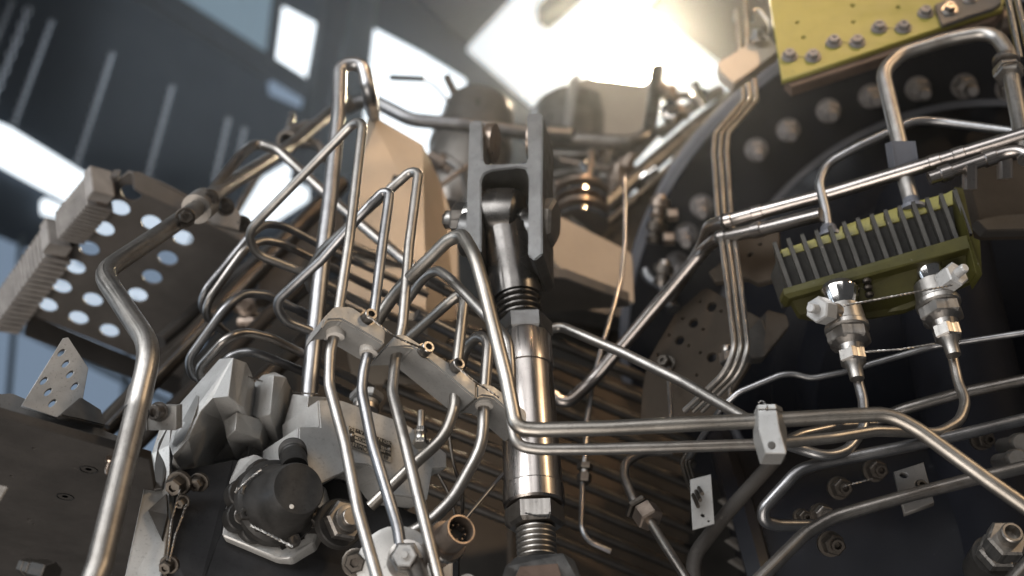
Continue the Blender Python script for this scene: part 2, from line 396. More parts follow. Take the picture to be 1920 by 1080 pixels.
# ================================================================== the hall behind
WALL = vpl(300, 200, 5.2, 41)
def wallp(name, px, off, thick, m, **k): return prism(name, WALL.off(off), px, thick, m, None, 0, **k)
wallp('hall_wall', [(-900, -900), (1300, -500), (1500, 1500), (-900, 1300)], 0, 0.2, 'concrete', kind='structure')
CEIL = hpl(900, 60, 7.0)
prism('hall_ceiling', CEIL, [(640, -60), (1500, -60), (1500, 420), (640, 420)], 0.1, 'ceiling', None, 0, kind='structure')
def pane(px, m, label, cat='window', off=0.05, name='window_pane', grp=None):
    return wallp(name, px, off, 0.04, m, label=label, cat=cat, group=grp)
t = T('high_window', 'teal tinted high window row behind the hanging chains', 'window', WALL.at(470, 60))
for q in ([(300, -30), (455, -30), (452, 85), (360, 38)], [(462, -30), (522, -30), (506, 118), (455, 88)]):
    prism('pane', WALL.off(0.05), q, 0.03, 'glass_blue', t, 0)
prism('window_rail', WALL.off(0.10), [(262, -12), (262, -40), (300, -30), (610, 168), (603, 196)], 0.08, 'frame_black', t, 0)
prism('mullion', WALL.off(0.12), [(522, -30), (536, -30), (516, 122), (506, 116)], 0.06, 'frame_black', t, 0)
pane([(531, 12), (628, 62), (606, 167), (512, 116)], 'glass_white', 'blown out white window pane beside the black post')
pane([(508, 132), (600, 178), (594, 208), (512, 172)], 'frost_glow', 'small frosted pane just under the black window rail')
pane([(-40, 215), (20, 240), (166, 330), (152, 384), (60, 335), (-40, 280)], 'glass_white', 'long white lit strip window above the ribbed tray blocks')
pane([(84, 372), (122, 388), (118, 404), (84, 396)], 'glass_white', 'tiny bright pane between the strip window and the tray')
pane([(-60, 420), (60, 470), (90, 500), (420, 660), (420, 1000), (-60, 820)], 'frost_glow', 'broad glowing blue sheet for the lit lower wall behind the slotted bracket')  # brightly lit lower wall, its light put in as an emitting sheet
pane([(215, 368), (365, 432), (310, 560), (215, 650), (60, 592), (100, 520)], 'hole_glow', 'white glowing sheet added behind the holes of the perforated tray')  # emitting sheet added so the tray holes look bright
pane([(140, 448), (300, 462), (345, 470), (330, 540), (262, 535), (150, 490)], 'frost_glow', 'dim glowing band added behind the middle holes of the tray', off=.09)  # dimmer emitting sheet added to grey the middle holes
pane([(440, 430), (500, 330), (575, 285), (578, 375), (520, 412), (470, 425)], 'glass_white', 'white window pane seen between the bent tubes and dark pipes')
pane([(690, 48), (790, 100), (872, 150), (885, 330), (670, 330)], 'glass_white', 'tall white window right of the grey column')
fm = T('sheet_bars', 'dark bars added across the glowing blue wall sheet', 'bars', WALL.at(100, 560))
for q in ([(-60, 560), (420, 800), (420, 808), (-60, 568)], [(40, 440), (46, 440), (10, 900), (3, 900)], [(250, 560), (256, 560), (225, 900), (218, 900)]):
    prism('sheet_bar', WALL.off(0.09), q, 0.03, 'column', fm, 0)
prism('window_post', WALL.off(0.35), [(622, -40), (668, -40), (590, 330), (560, 330)], 0.1, 'frame_black', None, 0, label='black upright post between the white pane and grey column', cat='post')
prism('hall_column', WALL.off(0.30), [(668, -40), (712, -40), (672, 330), (598, 330)], 0.2, 'column', None, 0, label='grey green column right of the black window post', cat='column')
SK = CEIL.off(0.06)
prism('skylight', SK, [(880, 142), (869, 122), (870, 106), (880, 90), (980, -20), (1215, -20), (1400, 150), (1400, 380), (980, 380), (905, 220)], 0.03, 'skylight', None, 0, label='huge overexposed white skylight over the engine', cat='skylight')
prism('roof_beam', SK.off(0.3), [(1006, 42), (1066, -14), (1110, -14), (1028, 58)], 0.2, 'column', None, 0, label='short grey beam crossing the white skylight', cat='beam')
prism('roof_panel', SK.off(0.4), [(1216, 18), (1262, -30), (1450, -30), (1450, 190), (1390, 150)], 0.05, 'brown_panel', None, 0, label='tan roof panel right of the glaring sun stand-in', cat='panel')
lp = T('sun_stand_in', 'added warm round lamp standing in for the sun over the engine', 'lamp', Q(1165, 100, 2.6))  # added lamp body standing in for the sun through the skylight
ld = (Q(1050, 650, 0.7) - Q(1165, 100, 2.6)).normalized(); lc = Q(1165, 100, 2.6)
lathe('stand_in_housing', lc - ld * .16, ld, [(0, .04), (.03, .08), (.12, .12), (.13, .12)], 'column', lp)
lathe('sun_disc', lc - ld * .028, ld, [(0, .12), (.008, .12), (.018, .08)], 'sun_warm', lp)

def chain(top, bot, h, label, n, s):
    A = Q(*top, h); zb = Q(*bot, h).z; k = 0
    t = T('hanging_chain', label, 'chain', Vector((A.x, A.y, zb)), 'chains hanging in the hall')
    proto = None; step = s * 1.5; z = A.z
    while z > zb and k < 60:
        if proto is None:
            bm = bmesh.new(); R, r = s * .62, s * .17
            ring = [Vector((R * .7 * math.cos(a), 0, R * (1.25 if True else 1) * math.sin(a))) for a in [2 * PI * i / 10 for i in range(10)]]
            rr = []
            for i, c in enumerate(ring):
                d = c.normalized(); rr.append([bm.verts.new(c + d * r * math.cos(b) + Vector((0, 1, 0)) * r * math.sin(b)) for b in [2 * PI * j / 5 for j in range(5)]])
            for i in range(10):
                for j in range(5): bm.faces.new((rr[i][j], rr[(i + 1) % 10][j], rr[(i + 1) % 10][(j + 1) % 5], rr[i][(j + 1) % 5]))
            for f in bm.faces: f.smooth = True
            proto = bpy.data.meshes.new('link'); bm.to_mesh(proto); bm.free(); proto.materials.append(MATS['link'])
        o = bpy.data.objects.new('link', proto); C.objects.link(o); o.parent = t.o; o.location = Vector((A.x, A.y, z)) - t.base; o.rotation_euler = (0, 0, PI / 2 * (k % 2) + .6)
        z -= step; k += 1
    bm = bmesh.new(); sweep(bm, [A + ZH * s, A + ZH * 1.6], s * .018, 5); finish('cord', bm, 'frame_black', t)
for top, bot, lab in (((22, 5), (-30, 130), 'pale chain half cut off beside the other hanging chains'), ((52, 20), (2, 190), 'brightest hanging chain, its links large and glossy'),
                      ((96, 42), (22, 232), 'long pale chain ending above the white strip window'), ((209, 104), (150, 310), 'pale chain hanging right over the end of the strip window'),
                      ((322, 166), (275, 345), 'pale chain hanging over the back of the perforated tray'), ((428, 226), (400, 345), 'short pale chain behind the bent steel tube'),
                      ((458, 244), (442, 300), 'shortest pale chain, next to the white pane behind the tubes')):
    chain(top, bot, 3.1, lab, 30, 0.017 if 'bright' not in lab else 0.026)

# ================================================================== engine body at the back
FC = Q(1815, 655, 1.16); AX = (FW * -0.97 + UP * -0.32 + RT * -0.14).normalized()     # engine axis, towards the viewer
mp_ = mpp(1815, 655, 1.16)
eng = T('engine_casing', 'big black drum casing with a bolted round flange', 'engine casing', FC)
fx, fy, fz = frame_of(AX, RT)
lathe('flange', FC - AX * .03, AX, [(0, 640 * mp_), (.022, 640 * mp_), (.030, 632 * mp_), (.030, 470 * mp_), (.0, 450 * mp_)], 'casing', eng, 96)
lathe('flange_rim', FC - AX * .034, AX, [(0, 600 * mp_), (0, 652 * mp_), (.026, 652 * mp_), (.031, 648 * mp_), (.031, 596 * mp_)], 'casing_rim', eng, 96)
lathe('cone', FC - AX * .02, AX, [(0, 462 * mp_), (.02, 455 * mp_), (.035, 425 * mp_), (.10, 372 * mp_), (.11, 372 * mp_), (.115, 350 * mp_), (.118, 200 * mp_)], 'casing', eng, 96)
lathe('drum', FC - AX * .05, AX, [(0, 340 * mp_), (.15, 330 * mp_), (.19, 300 * mp_), (.2, 150 * mp_)], 'casing', eng, 64)
for bx, by in ((1270, 492), (1286, 438), (1315, 385), (1418, 280), (1478, 243), (1553, 207), (1633, 180), (1721, 166), (1807, 161), (1890, 165)):
    p = cpl(FC + AX * .001, AX).at(bx, by); s = 19 * mp_
    lathe('washer', p - AX * .001, AX, [(0, s * 1.15), (.003, s * 1.15)], 'bolt_dull', eng, 20)
    nt_ = hexnut('nut', p + AX * .002, AX, s * 1.0, .016, 'bolt_dull', eng, Matrix.Rotation(random.random() * 2, 3, AX) @ RT)
    lathe('stud', p + AX * .018, AX, [(0, s * .72), (.006, s * .72), (.0065, s * .55), (.024, s * .52), (.026, s * .42)], 'bolt_dull', nt_, 14)
lc2 = T('lower_casing', 'smooth blue black casing under the bent tubes', 'engine casing', Q(1750, 1000, .86))
ax2 = (RT * .96 + UP * .24 - FW * .12).normalized(); c0 = Q(1720, 1010, 1.02) - UP * .09
lathe('shell', c0 - ax2 * .145, ax2, [(0, .17), (0, .225), (.012, .23), (.02, .225), (.022, .21), (.5, .21)], 'casing', lc2, 96)
uc = T('upright_casing', 'upright black pipe casing behind the finned block', 'engine casing', Q(1840, 760, .84))
lathe('shell', Q(1852, 900, .88), ZH, [(-.3, .045), (.0, .045), (.18, .045), (.3, .05)], 'casing_matt', uc, 48)
bk = T('engine_core', 'black inner engine body behind the tube bundles', 'engine core', Q(900, 900, 1.25))
prism('core_panel', vpl(900, 800, 1.28, 78), [(330, 700), (470, 560), (640, 520), (860, 560), (1010, 560), (1250, 560), (1460, 560), (1500, 1400), (200, 1400)], .1, 'core_dark', bk)
prism('core_panel', vpl(1300, 500, 1.40, 72), [(1230, 330), (1300, 290), (1470, 200), (1900, 200), (1900, 900), (1200, 900), (1190, 600)], .05, 'casing', bk)
# diagonal frame beam behind the strut
db = T('frame_beam', 'dark diagonal frame beam carrying a grey rail behind the strut', 'beam', Q(1150, 450, 1.15))
prism('web', p3((1060, 470, 1.24), (1375, 190, 1.32), (1200, 560, 1.24)), [(1000, 492), (1110, 432), (1240, 318), (1372, 196), (1372, 260), (1262, 330), (1255, 520), (1190, 600), (1010, 560)], .03, 'cover_black', db)
tube('rail', [(1040, 470, 1.22), (1190, 335, 1.24), (1300, 240, 1.27), (1395, 165, 1.30)], 34, 'steel_dull', parent=db)
tube('rail', [(1060, 490, 1.22), (1210, 352, 1.23), (1320, 256, 1.26), (1405, 190, 1.29)], 9, 'drum', parent=db)
tube('tube', [(1262, 345, 1.06), (1268, 300, 1.06), (1300, 262, 1.07), (1370, 190, 1.1)], 20, 'drum', 'soft blurred bronze tube hugging the flange rim', bend=.03)
for i, (x, y) in enumerate(((1245, 395), (1238, 440), (1252, 520))):
    f = T('small_valve', ('bronze blurred fitting low beside the flange rim', 'dull fitting between the two bronze fittings at the rim', 'stubby grey fitting under the bronze ones by the rim')[i], 'fitting', Q(x, y, 1.08))
    lathe('body', Q(x - 14, y + 16, 1.08), UP + RT * .2, [(0, .008), (.006, .010), (.007, .007), (.014, .007), (.015, .012), (.024, .012), (.025, .008), (.03, .006)], ('bronze', 'steel_dark', 'steel_dull')[i], f, 14)
    hexnut('nut', Q(x + 6, y + 8, 1.07), RT, .008, .012, 'bronze', f)

# ribbed tube bank, lower middle
prism('heat_shield', vpl(1100, 880, 1.14, 60), [(960, 640), (1240, 740), (1300, 900), (1260, 1400), (960, 1400)], .01, 'leaf_brown', None, .001, label='brown heat shield sheet behind the slanting tube bank', cat='heat shield')
for i in range(10):
    y0 = 640 + i * 41; m = 'bank_tube'
    lab = ['top', 'second', 'third', 'fourth', 'fifth', 'sixth', 'seventh', 'eighth', 'ninth', 'lowest'][i]
    tube('tube', [(720, y0 - 125, .96), (1040, y0, 1.0), (1300, y0 + 108, 1.06)], 21, m, '%s tube of the slanting dark tube bank behind the strut' % lab, group='slanting tube bank behind the strut', seg=12, bend=.05)

# dark diagonal pipes behind the loops at left
for i, (a, b, wd, mm, lab) in enumerate((((120, 880, .86), (640, 345, 1.02), 46, 'steel_dark', 'thick dark pipe slanting up behind the left tube loops'), ((180, 905, .88), (660, 440, 1.04), 34, 'plate_dark', 'middle dark pipe slanting behind the left tube loops'),
                                         ((230, 960, .90), (720, 500, 1.06), 40, 'steel_dark', 'lower thick dark pipe slanting up behind the valve block'), ((200, 800, .84), (560, 430, .98), 12, 'steel_dull', 'thin grey rod slanting beside the thick dark pipes'),
                                         ((300, 640, 1.0), (620, 372, 1.1), 26, 'plate_dark', 'dark strut slanting below the white pane'))):
    tube('pipe', [a, b], wd, mm, lab, 'pipe', 'dark slanting pipes')
prism('bracket', vpl(560, 440, 1.08, 70), [(500, 470), (600, 385), (640, 370), (650, 470), (560, 560), (480, 560)], .02, 'plate_dark', None, label='dark angular bracket behind the pipe loops', cat='bracket')
prism('bracket', vpl(400, 560, 1.12, 70), [(330, 560), (372, 495), (408, 492), (400, 530), (340, 590), (310, 640)], .01, 'drum', None, label='tan angled bracket beyond the perforated tray', cat='bracket')
for i in range(9):
    x = random.uniform(300, 560); y = random.uniform(520, 680); f = T('fitting', ['small chrome fitting', 'bronze hex fitting', 'dull steel plug'][i % 3] + ' in the clutter behind the left loops', 'fitting', Q(x, y, 1.1), 'clutter behind the left tube loops')
    d = Vector((random.uniform(-1, 1), random.uniform(-1, .2), random.uniform(-.5, 1)))
    lathe('body', Q(x, y, 1.1), d, [(0, .007), (.012, .007), (.013, .011), (.022, .011), (.023, .006), (.035, .006)], ['chrome', 'bronze', 'steel_dull'][i % 3], f, 12)

# machinery far behind the clevis
def drum_at(name, label, a, b, prof, m, cat='drum', ha=1.35, hb=1.35):
    A, B = Q(*a, ha), Q(*b, hb); d = B - A; L = d.length; k = mpp(*a, ha)
    t = T(name, label, cat, A); lathe('body', A, d, [(x * L, r * k) for x, r in prof], m, t, 40); return t
dr = drum_at('drum', 'tilted brown canister behind the left clevis prong', (850, 410), (902, 195), [(0, 60), (.1, 72), (.55, 76), (.56, 82), (.62, 82), (.63, 76), (.9, 72), (.97, 64), (1, 50)], 'drum')
tube('stub', [(872, 215, 1.3), (838, 145, 1.33)], 17, 'bronze', parent=dr, hollow=True)
tube('lever', [(840, 190, 1.3), (815, 160, 1.3), (790, 148, 1.3)], 6, 'steel_dull', parent=dr)
tube('lever_grip', [(730, 145, 1.3), (745, 146, 1.3), (796, 148, 1.3)], 12, 'rubber', parent=dr)
dr2 = drum_at('drum', 'pale domed canister behind the right clevis prong', (1075, 310), (1072, 190), [(0, 78), (.5, 80), (.8, 76), (.95, 55), (1, 20)], 'drum', ha=1.5, hb=1.5)
prism('box', vpl(1150, 200, 1.45, 80), [(1085, 150), (1110, 146), (1225, 160), (1205, 270), (1075, 262)], .08, 'tan', None, label='small tan box sitting under the glaring sun stand-in', cat='box')
prism('bracket', vpl(1075, 200, 1.4, 80), [(1068, 150), (1088, 135), (1070, 250), (1058, 240)], .01, 'machined', None, label='thin pale upright strip left of the tan box', cat='bracket')
tube('pipe', [(640, 205, 1.12), (690, 184, 1.12), (770, 225, 1.12), (860, 233, 1.12), (985, 249, 1.13), (1070, 254, 1.14)], 28, 'steel_dull', 'thick brown pipe running level behind the clevis', 'pipe', bend=.05, wat=3)
tube('pipe', [(1060, 260, 1.22), (1180, 268, 1.22), (1215, 255, 1.22), (1226, 190, 1.25), (1232, 130, 1.27)], 27, 'steel_dull', 'blurred pipe bending up toward the glaring sun stand-in', 'pipe', bend=.04)
prism('handle', vpl(1040, 245, 1.16, 85), [(990, 238), (1060, 236), (1082, 244), (1060, 256), (1000, 254)], .012, 'rubber', None, label='black wedge handle at the end of the level pipe', cat='handle')
bl = T('bellows', 'stack of shiny bellows rings behind the right clevis arm', 'bellows', Q(1085, 420, 1.2))
for i in range(4):
    c = Q(1088, 425 - i * 19, 1.2); lathe('ring', c, ZH, [(0, .030), (.002, .037), (.007, .037), (.009, .030)], ('chrome', 'bronze')[i % 2], bl, 32)
for i, (a, b, c_, wd, lab) in enumerate((((1040, 345, 1.2), (1105, 338, 1.2), (1108, 285, 1.2), 14, 'thin bronze elbow pipe behind the right clevis arm'), ((1050, 300, 1.3), (1150, 320, 1.3), (1170, 300, 1.3), 12, 'second thin elbow pipe further behind the clevis'))):
    tube('pipe', [a, b, c_], wd, 'bronze', lab, 'pipe')
for i, (x, y) in enumerate(((1130, 305), (1160, 330), (1120, 350), (1150, 360), (1190, 350), (845, 320), (852, 390), (838, 425), (1255, 225), (1290, 215), (1320, 200), (1270, 190))):
    f = T('fitting', ('shiny %s fitting %s' % (('chrome', 'bronze')[i % 2], ('above the bellows rings', 'above the bellows rings', 'above the bellows rings', 'above the bellows rings', 'below the grey diagonal rail', 'beside the tilted canister foot', 'beside the tilted canister foot', 'low between tan box and clevis', 'along the top of the diagonal rail', 'along the top of the diagonal rail', 'along the top of the diagonal rail', 'along the top of the diagonal rail')[i])), 'fitting', Q(x, y, 1.25), 'blurred fittings behind the clevis')
    d = Vector((random.uniform(-1, 1), random.uniform(-1, .0), random.uniform(-.2, 1)))
    lathe('body', Q(x, y, 1.25), d, [(0, .009), (.012, .009), (.013, .014), (.024, .014), (.025, .008), (.04, .007)], ('chrome', 'bronze')[i % 2], f, 12)

# hoses, brackets and lines crowding the space behind the clevis
for pts, wd, mm, lab, ct in (
    ([(1035, 330, 1.28), (1090, 318, 1.28), (1150, 340, 1.26), (1185, 300, 1.28), (1240, 240, 1.32)], 15, 'drum', 'bronze line snaking over the bellows toward the rail', 'tube'),
    ([(1030, 290, 1.33), (1100, 292, 1.33), (1140, 270, 1.34), (1200, 275, 1.34)], 20, 'steel_dull', 'dull line level under the blurred bent pipe', 'tube'),
    ([(1112, 440, 1.24), (1118, 380, 1.24), (1140, 350, 1.25), (1175, 335, 1.25)], 18, 'bronze', 'short bronze riser right of the bellows rings', 'tube'),
    ([(1040, 400, 1.30), (1070, 370, 1.30), (1130, 395, 1.30), (1180, 380, 1.30)], 10, 'rubber', 'black thin hose draped behind the bellows rings', 'hose'),
    ([(840, 300, 1.22), (870, 320, 1.22), (880, 380, 1.2), (860, 440, 1.18)], 16, 'drum', 'bronze line dropping between tan box and clevis', 'tube'),
    ([(825, 350, 1.15), (850, 330, 1.15), (885, 305, 1.15)], 9, 'bronze', 'thin bronze rod rising left of the clevis', 'rod'),
    ([(1200, 470, 1.14), (1215, 520, 1.14), (1245, 540, 1.13), (1262, 580, 1.12)], 22, 'steel_dull', 'stubby grey elbow below the tan side sheet', 'tube'),
    ([(1130, 235, 1.5), (1140, 190, 1.5), (1180, 175, 1.5), (1300, 180, 1.5)], 16, 'drum', 'line running level under the glaring sun stand-in', 'tube'),
    ([(1240, 250, 1.4), (1290, 205, 1.42), (1350, 170, 1.45)], 24, 'drum', 'thick blurred line above the diagonal rail', 'tube')):
    tube('tube' if ct == 'tube' else ct, pts, wd, mm, lab, ct, bend=.03, seg=12)
for pl_, pts, mm, lab in ((vpl(1120, 330, 1.34, 80), [(1090, 300), (1150, 296), (1160, 345), (1130, 350), (1120, 365), (1092, 362)], 'drum', 'notched brown bracket above the bellows rings'),
                          (vpl(1215, 480, 1.2, 75), [(1196, 440), (1232, 430), (1236, 520), (1198, 524)], 'cast_dark', 'dark upright bracket right of the tan side sheet'),
                          (vpl(1010, 180, 1.55, 85), [(995, 205), (1010, 186), (1060, 172), (1068, 200), (1000, 225)], 'cast_dark', 'dark cap plate left of the domed canister')):
    prism('bracket', pl_, pts, .012, mm, None, label=lab, cat='bracket')

# tan boxes
tb = T('tan_box', 'plain tan sheet metal box behind the upright tubes', 'box', Q(740, 540, .86))
facets('shell', [(655, 370, .86), (692, 212, .86), (792, 270, .885), (796, 420, .885), (800, 600, .885), (640, 600, .86), (828, 345, .96), (858, 440, .96), (858, 600, .96)],
       [(0, 1, 2, 3, 4, 5), (2, 6, 7, 8, 4, 3)], 'tan', tb, .12)
lathe('hole', p3((655, 370, .86), (692, 212, .86), (800, 600, .885)).at(741, 333) , FH * -1, [(0, .003), (.0007, .003)], 'rubber', tb, 12)
prism('panel_sheet', p3((1050, 408, .98), (1190, 478, 1.03), (1032, 490, .98)), [(1050, 405), (1175, 468), (1186, 478), (1190, 568), (1126, 545), (1052, 510), (1030, 475)], .006, 'tan', None, label='bare tan side panel jutting out right of the strut', cat='panel')
prism('shelf_panel', hpl(1050, 570, .96), [(930, 520), (1000, 517), (1060, 522), (1180, 566), (1180, 576), (1030, 586), (930, 590)], .012, 'plate_dark', None, label='dark flat shelf under the tan side panel', cat='panel')
tube('rod', [(985, 524, .95), (1070, 524, .955)], 12, 'steel_bright', 'short pale rod under the tan side panel', 'rod')

# ================================================================== tray and plate at left
TR = p3((240, 325, .853), (53, 588, 1.03), (460, 440, .927))
def htr(x, y): return (TR.at(x, y) - CAM).dot(FH)
def drop_plane(x0, y0, x1, y1):
    A, B = TR.at(x0, y0), TR.at(x1, y1); n = (B - A).cross(ZH + TR.n * -.2).normalized()
    if n.dot(CAM - A) < 0: n = -n
    return Plane(A, n, RT)
tr = T('perforated_tray', 'brown perforated metal tray with two rows of round holes', 'tray', TR.at(200, 480))
hr = 18.5 * mpp(200, 480, htr(200, 480))
prism('tray_floor', TR, [(222, 338), (240, 322), (300, 342), (360, 372), (470, 440), (420, 500), (380, 600), (340, 710), (250, 668), (52, 588)], .003, 'tray', tr, .0005,
      [(x, y, hr) for x, y in ((246, 362), (224, 391), (195, 430), (167, 467), (141, 502), (115, 538), (89, 573), (284, 419), (343, 447), (314, 485), (285, 520), (258, 554), (174, 563), (147, 597), (205, 621))])
prism('front_lip', drop_plane(53, 588, 340, 708), [(54, 587), (340, 708), (340, 745), (240, 704), (47, 628)], .003, 'plate_dark', tr)
prism('rear_lip', drop_plane(249, 322, 470, 434).off(.002), [(249, 321), (262, 321), (470, 430), (466, 458), (360, 404), (262, 360), (252, 352)], .003, 'tray', tr)
prism('side_rail', TR.off(.003), [(208, 331), (222, 331), (214, 366), (34, 612), (24, 604)], .012, 'tray', tr)
def ribbed(a, b, wv, n, label):
    A, B = Q(*a), Q(*b); d = (B - A); L = d.length; d.normalize(); t = T('ribbed_block', label, 'terminal block', A, 'ribbed blocks on the tray edge')
    k = mpp(*a); nrm = (RT * -.75 + UP * .1 - FW * .6); nrm = (nrm - d * nrm.dot(d)).normalized(); s = d.cross(nrm).normalized()
    box3('base', A.lerp(B, .5) - nrm * .006, d * (L / 2), s * (wv * k * .40), nrm * .006, 'brown_edge', t)
    box3('end_cap', A + d * .005 + nrm * .002, d * .007, s * (wv * k * .5), nrm * .011, 'rib_brown', t)
    for i in range(n):
        c = A + d * (.016 + (L - .02) * (i + .5) / n)
        box3('rib', c - nrm * .004, d * ((L - .02) / n * .30), s * (wv * k * .54), nrm * .0135, 'rib_brown', t, .0006)
ribbed((194, 342, htr(205, 345) - .012), (118, 432, htr(135, 440) - .012), 62, 11, 'upper brown ribbed block on the tray edge, against the strip window')
ribbed((112, 440, htr(130, 445) - .012), (-4, 602, htr(20, 605) - .012), 62, 16, 'lower and longer brown ribbed block on the tray edge')

PL = hpl(100, 880, .66)
pl = T('bottom_plate', 'dark flat plate with a raised front flange and recessed screws', 'plate', PL.at(100, 880))
k = mpp(100, 880, .66)
prism('plate', PL, [(-120, 745), (0, 782), (280, 862), (330, 1180), (-120, 1180)], .006, 'plate_dark', pl, .0005, [(64, 841, 3.2 * k), (22, 893, 3.2 * k), (55, 974, 3.6 * k), (64, 983, 3 * k), (-3, 816, 4 * k)])
prism('flange', p3((0, 742, .64), (230, 822, .665), (0, 790, .64)), [(-120, 700), (0, 738), (22, 736), (60, 752), (236, 822), (236, 858), (120, 818), (0, 786), (-120, 748)], .006, 'cast_dark', pl)
for x, y in ((166, 880), (122, 931)):
    p = PL.at(x, y); lathe('screw', p + ZH * .004, -ZH, [(0, 17 * k), (.0046, 17 * k), (.0046, 15 * k), (.002, 13 * k), (.002, 7 * k), (.004, 6 * k), (.004, 3 * k)], 'cover_black', pl, 24)
lathe('stud', PL.at(208, 858), -ZH, [(-.006, 9 * k), (.003, 9 * k), (.004, 6.5 * k), (.009, 6 * k), (.011, 3 * k)], 'bronze', pl, 14)
hx = T('hex_fitting', 'dark triple hex fitting at the bottom of the dark plate', 'fitting', Q(70, 1060, .62))
A = Q(45, 1062, .64); d = (Q(140, 1085, .60) - A).normalized()
for i, (o_, r) in enumerate(((0, 17), (.008, 18), (.018, 22))): hexnut('nut', A + d * o_, d, r * mpp(70, 1060, .62), (.0065, .0065, .018)[i], 'steel_dark', hx)
BK = vpl(110, 700, .64, 62)
br = T('slotted_bracket', 'pale slotted angle bracket standing on the dark plate', 'bracket', BK.at(110, 760)); kb = mpp(110, 700, .64)
prism('slotted_face', BK, [(40, 760), (118, 634), (128, 632), (166, 690), (156, 745), (160, 790), (110, 784)], .003, 'machined', br, .0003,
      [(x, y, 9.5 * kb, .42, 1.15) for x, y in ((115, 661), (123, 682), (131, 702), (140, 724), (82, 714), (90, 735), (98, 756))])
prism('foot', p3((150, 742, .64), (198, 790, .655), (110, 786, .60)), [(152, 744), (190, 768), (199, 798), (150, 786), (112, 778)], .004, 'cast_dark', br)
prism('edge_plate', vpl(5, 940, .6, 60), [(-40, 900), (17, 912), (0, 940), (-40, 960)], .004, 'machined', None, label='small pale plate corner beside the dark plate', cat='plate')

# ================================================================== tubes at left
BIG = [(160, 1130, .585), (187, 1060, .59), (258, 762, .62), (284, 652, .62), (190, 512, .665), (345, 408, .745), (420, 352, .80), (540, 278, .95), (650, 186, 1.08)]
MATS['steel_main'] = MATS['steel']
bp = tube('pipe', BIG, 50, 'steel_main', 'thickest steel pipe, bending twice in front of the perforated tray', 'pipe', bend=.045, wat=1, seg=24)
rb = 25 * mpp(187, 1060, .59)
lathe('sleeve', Q(256, 770, .62), Q(268, 715, .626) - Q(256, 770, .62), [(-.001, rb), (0, rb * 1.10), (.018, rb * 1.10), (.019, rb)], 'steel', bp, 28)
lathe('seal_ring', Q(254, 777, .62), Q(268, 715, .626) - Q(256, 770, .62), [(0, rb), (.0003, rb * 1.13), (.002, rb * 1.13), (.0022, rb)], 'rubber', bp, 28)
cl = T('pipe_clamp', 'small clamp lug with socket screw holding the thickest pipe', 'clamp', Q(305, 775, .66))
box3('lug', Q(308, 782, .665), RT * .009, UP * .007, FW * .006, 'machined', cl)
socket_screw(cl, Q(297, 772, .655), (RT * -.3 - FW), .0050, .006)
cl2 = T('pipe_clamp', 'grimy double clamp with screws where the thickest pipe meets the tray', 'clamp', Q(385, 380, .84))
A = Q(368, 392, .762); d = (Q(420, 352, .80) - A).normalized()
lathe('band', A, d, [(0, .010), (0, .013), (.02, .013), (.02, .010)], 'drum', cl2, 20)
for x, y, hh in ((347, 408, .73), (422, 388, .80), (455, 420, .84), (392, 372, .765)): bolt(cl2, Q(x, y, hh), (RT * .4 - FW), .006, .008, 'steel_dark')
prism('strap', vpl(420, 400, .82, 75), [(380, 398), (430, 375), (452, 402), (448, 432), (400, 420)], .004, 'drum', cl2)
un = T('open_union', 'open ended pipe union at the bend of the tubes', 'union', Q(540, 262, 1.02))
A = Q(538, 265, .985); B = Q(575, 240, 1.03); d = (B - A).normalized(); ku = mpp(538, 265, 1.0)
bm = bmesh.new(); sweep(bm, [A, A.lerp(B, .6), A.lerp(B, .62), B], [20 * ku, 20 * ku, 16 * ku, 16 * ku], 20, hollow=True); finish('body', bm, 'drum', un)
tube('stub', [(540, 250, 1.0), (549, 214, 1.02)], 13, 'drum', parent=un, hollow=True)
tube('branch', [(560, 268, 1.0), (595, 268, 1.0), (612, 300, 1.0)], 18, 'drum', parent=un)
tube('tube', [(575, 246, 1.04), (610, 218, 1.06), (660, 196, 1.1)], 20, 'drum', 'short bronze tube above the open union', 'tube')
G1 = 'bent steel tubes of the left cluster'
T1 = tube('pipe', [(574, 790, .748), (600, 527, .742), (618, 380, .74), (635, 210, .74), (637, 122, .740), (680, 118, .741), (694, 185, .745), (702, 222, .90)], 33, 'steel', 'thick upright pipe looping over at its top beside the tan box', 'pipe', G1, bend=.0105, seg=20)
tube('tube', [(384, 376, .78), (452, 290, .81), (480, 268, .84), (520, 280, .83), (640, 390, .82), (760, 490, .80), (800, 520, .80)], 21, 'steel_dull', 'dull tube arching over the tray clamp then running down right', 'tube', G1, bend=.03)
tube('tube', [(440, 400, .95), (480, 330, .97), (500, 300, .98)], 14, 'steel_dull', 'thin dull tube slanting in front of the white pane', 'tube', G1)
# tubes through the clamp blocks
tA = tube('tube', [(712, 1100, .616), (672, 960, .621), (647, 833, .626), (617, 722, .631), (619, 663, .631), (634, 590, .631), (655, 450, .631), (683, 210, .633), (463, 436, .716), (480, 477, .736), (567, 510, .756), (720, 590, .806)], 22, 'steel', 'long tube through the first block hole, looping highest beside the tan box', 'tube', G1, bend=[0, .05, .05, .03, .03, .05, .05, .0115, .018, .018, .05, 0], wat=2)
tB = tube('tube', [(752, 1030, .638), (746, 990, .638), (698, 833, .638), (678, 735, .643), (681, 700, .643), (696, 630, .643), (717, 460, .643), (733, 345, .644), (690, 388, .648), (603, 487, .683), (514, 568, .713), (535, 603, .728), (700, 665, .773), (760, 690, .793)], 22, 'steel', 'tube from the white hex cap through the second block hole', 'tube', G1, bend=[0, .05, .05, .03, .03, .05, .05, .0115, .05, .05, .018, .018, .05, 0], wat=2)
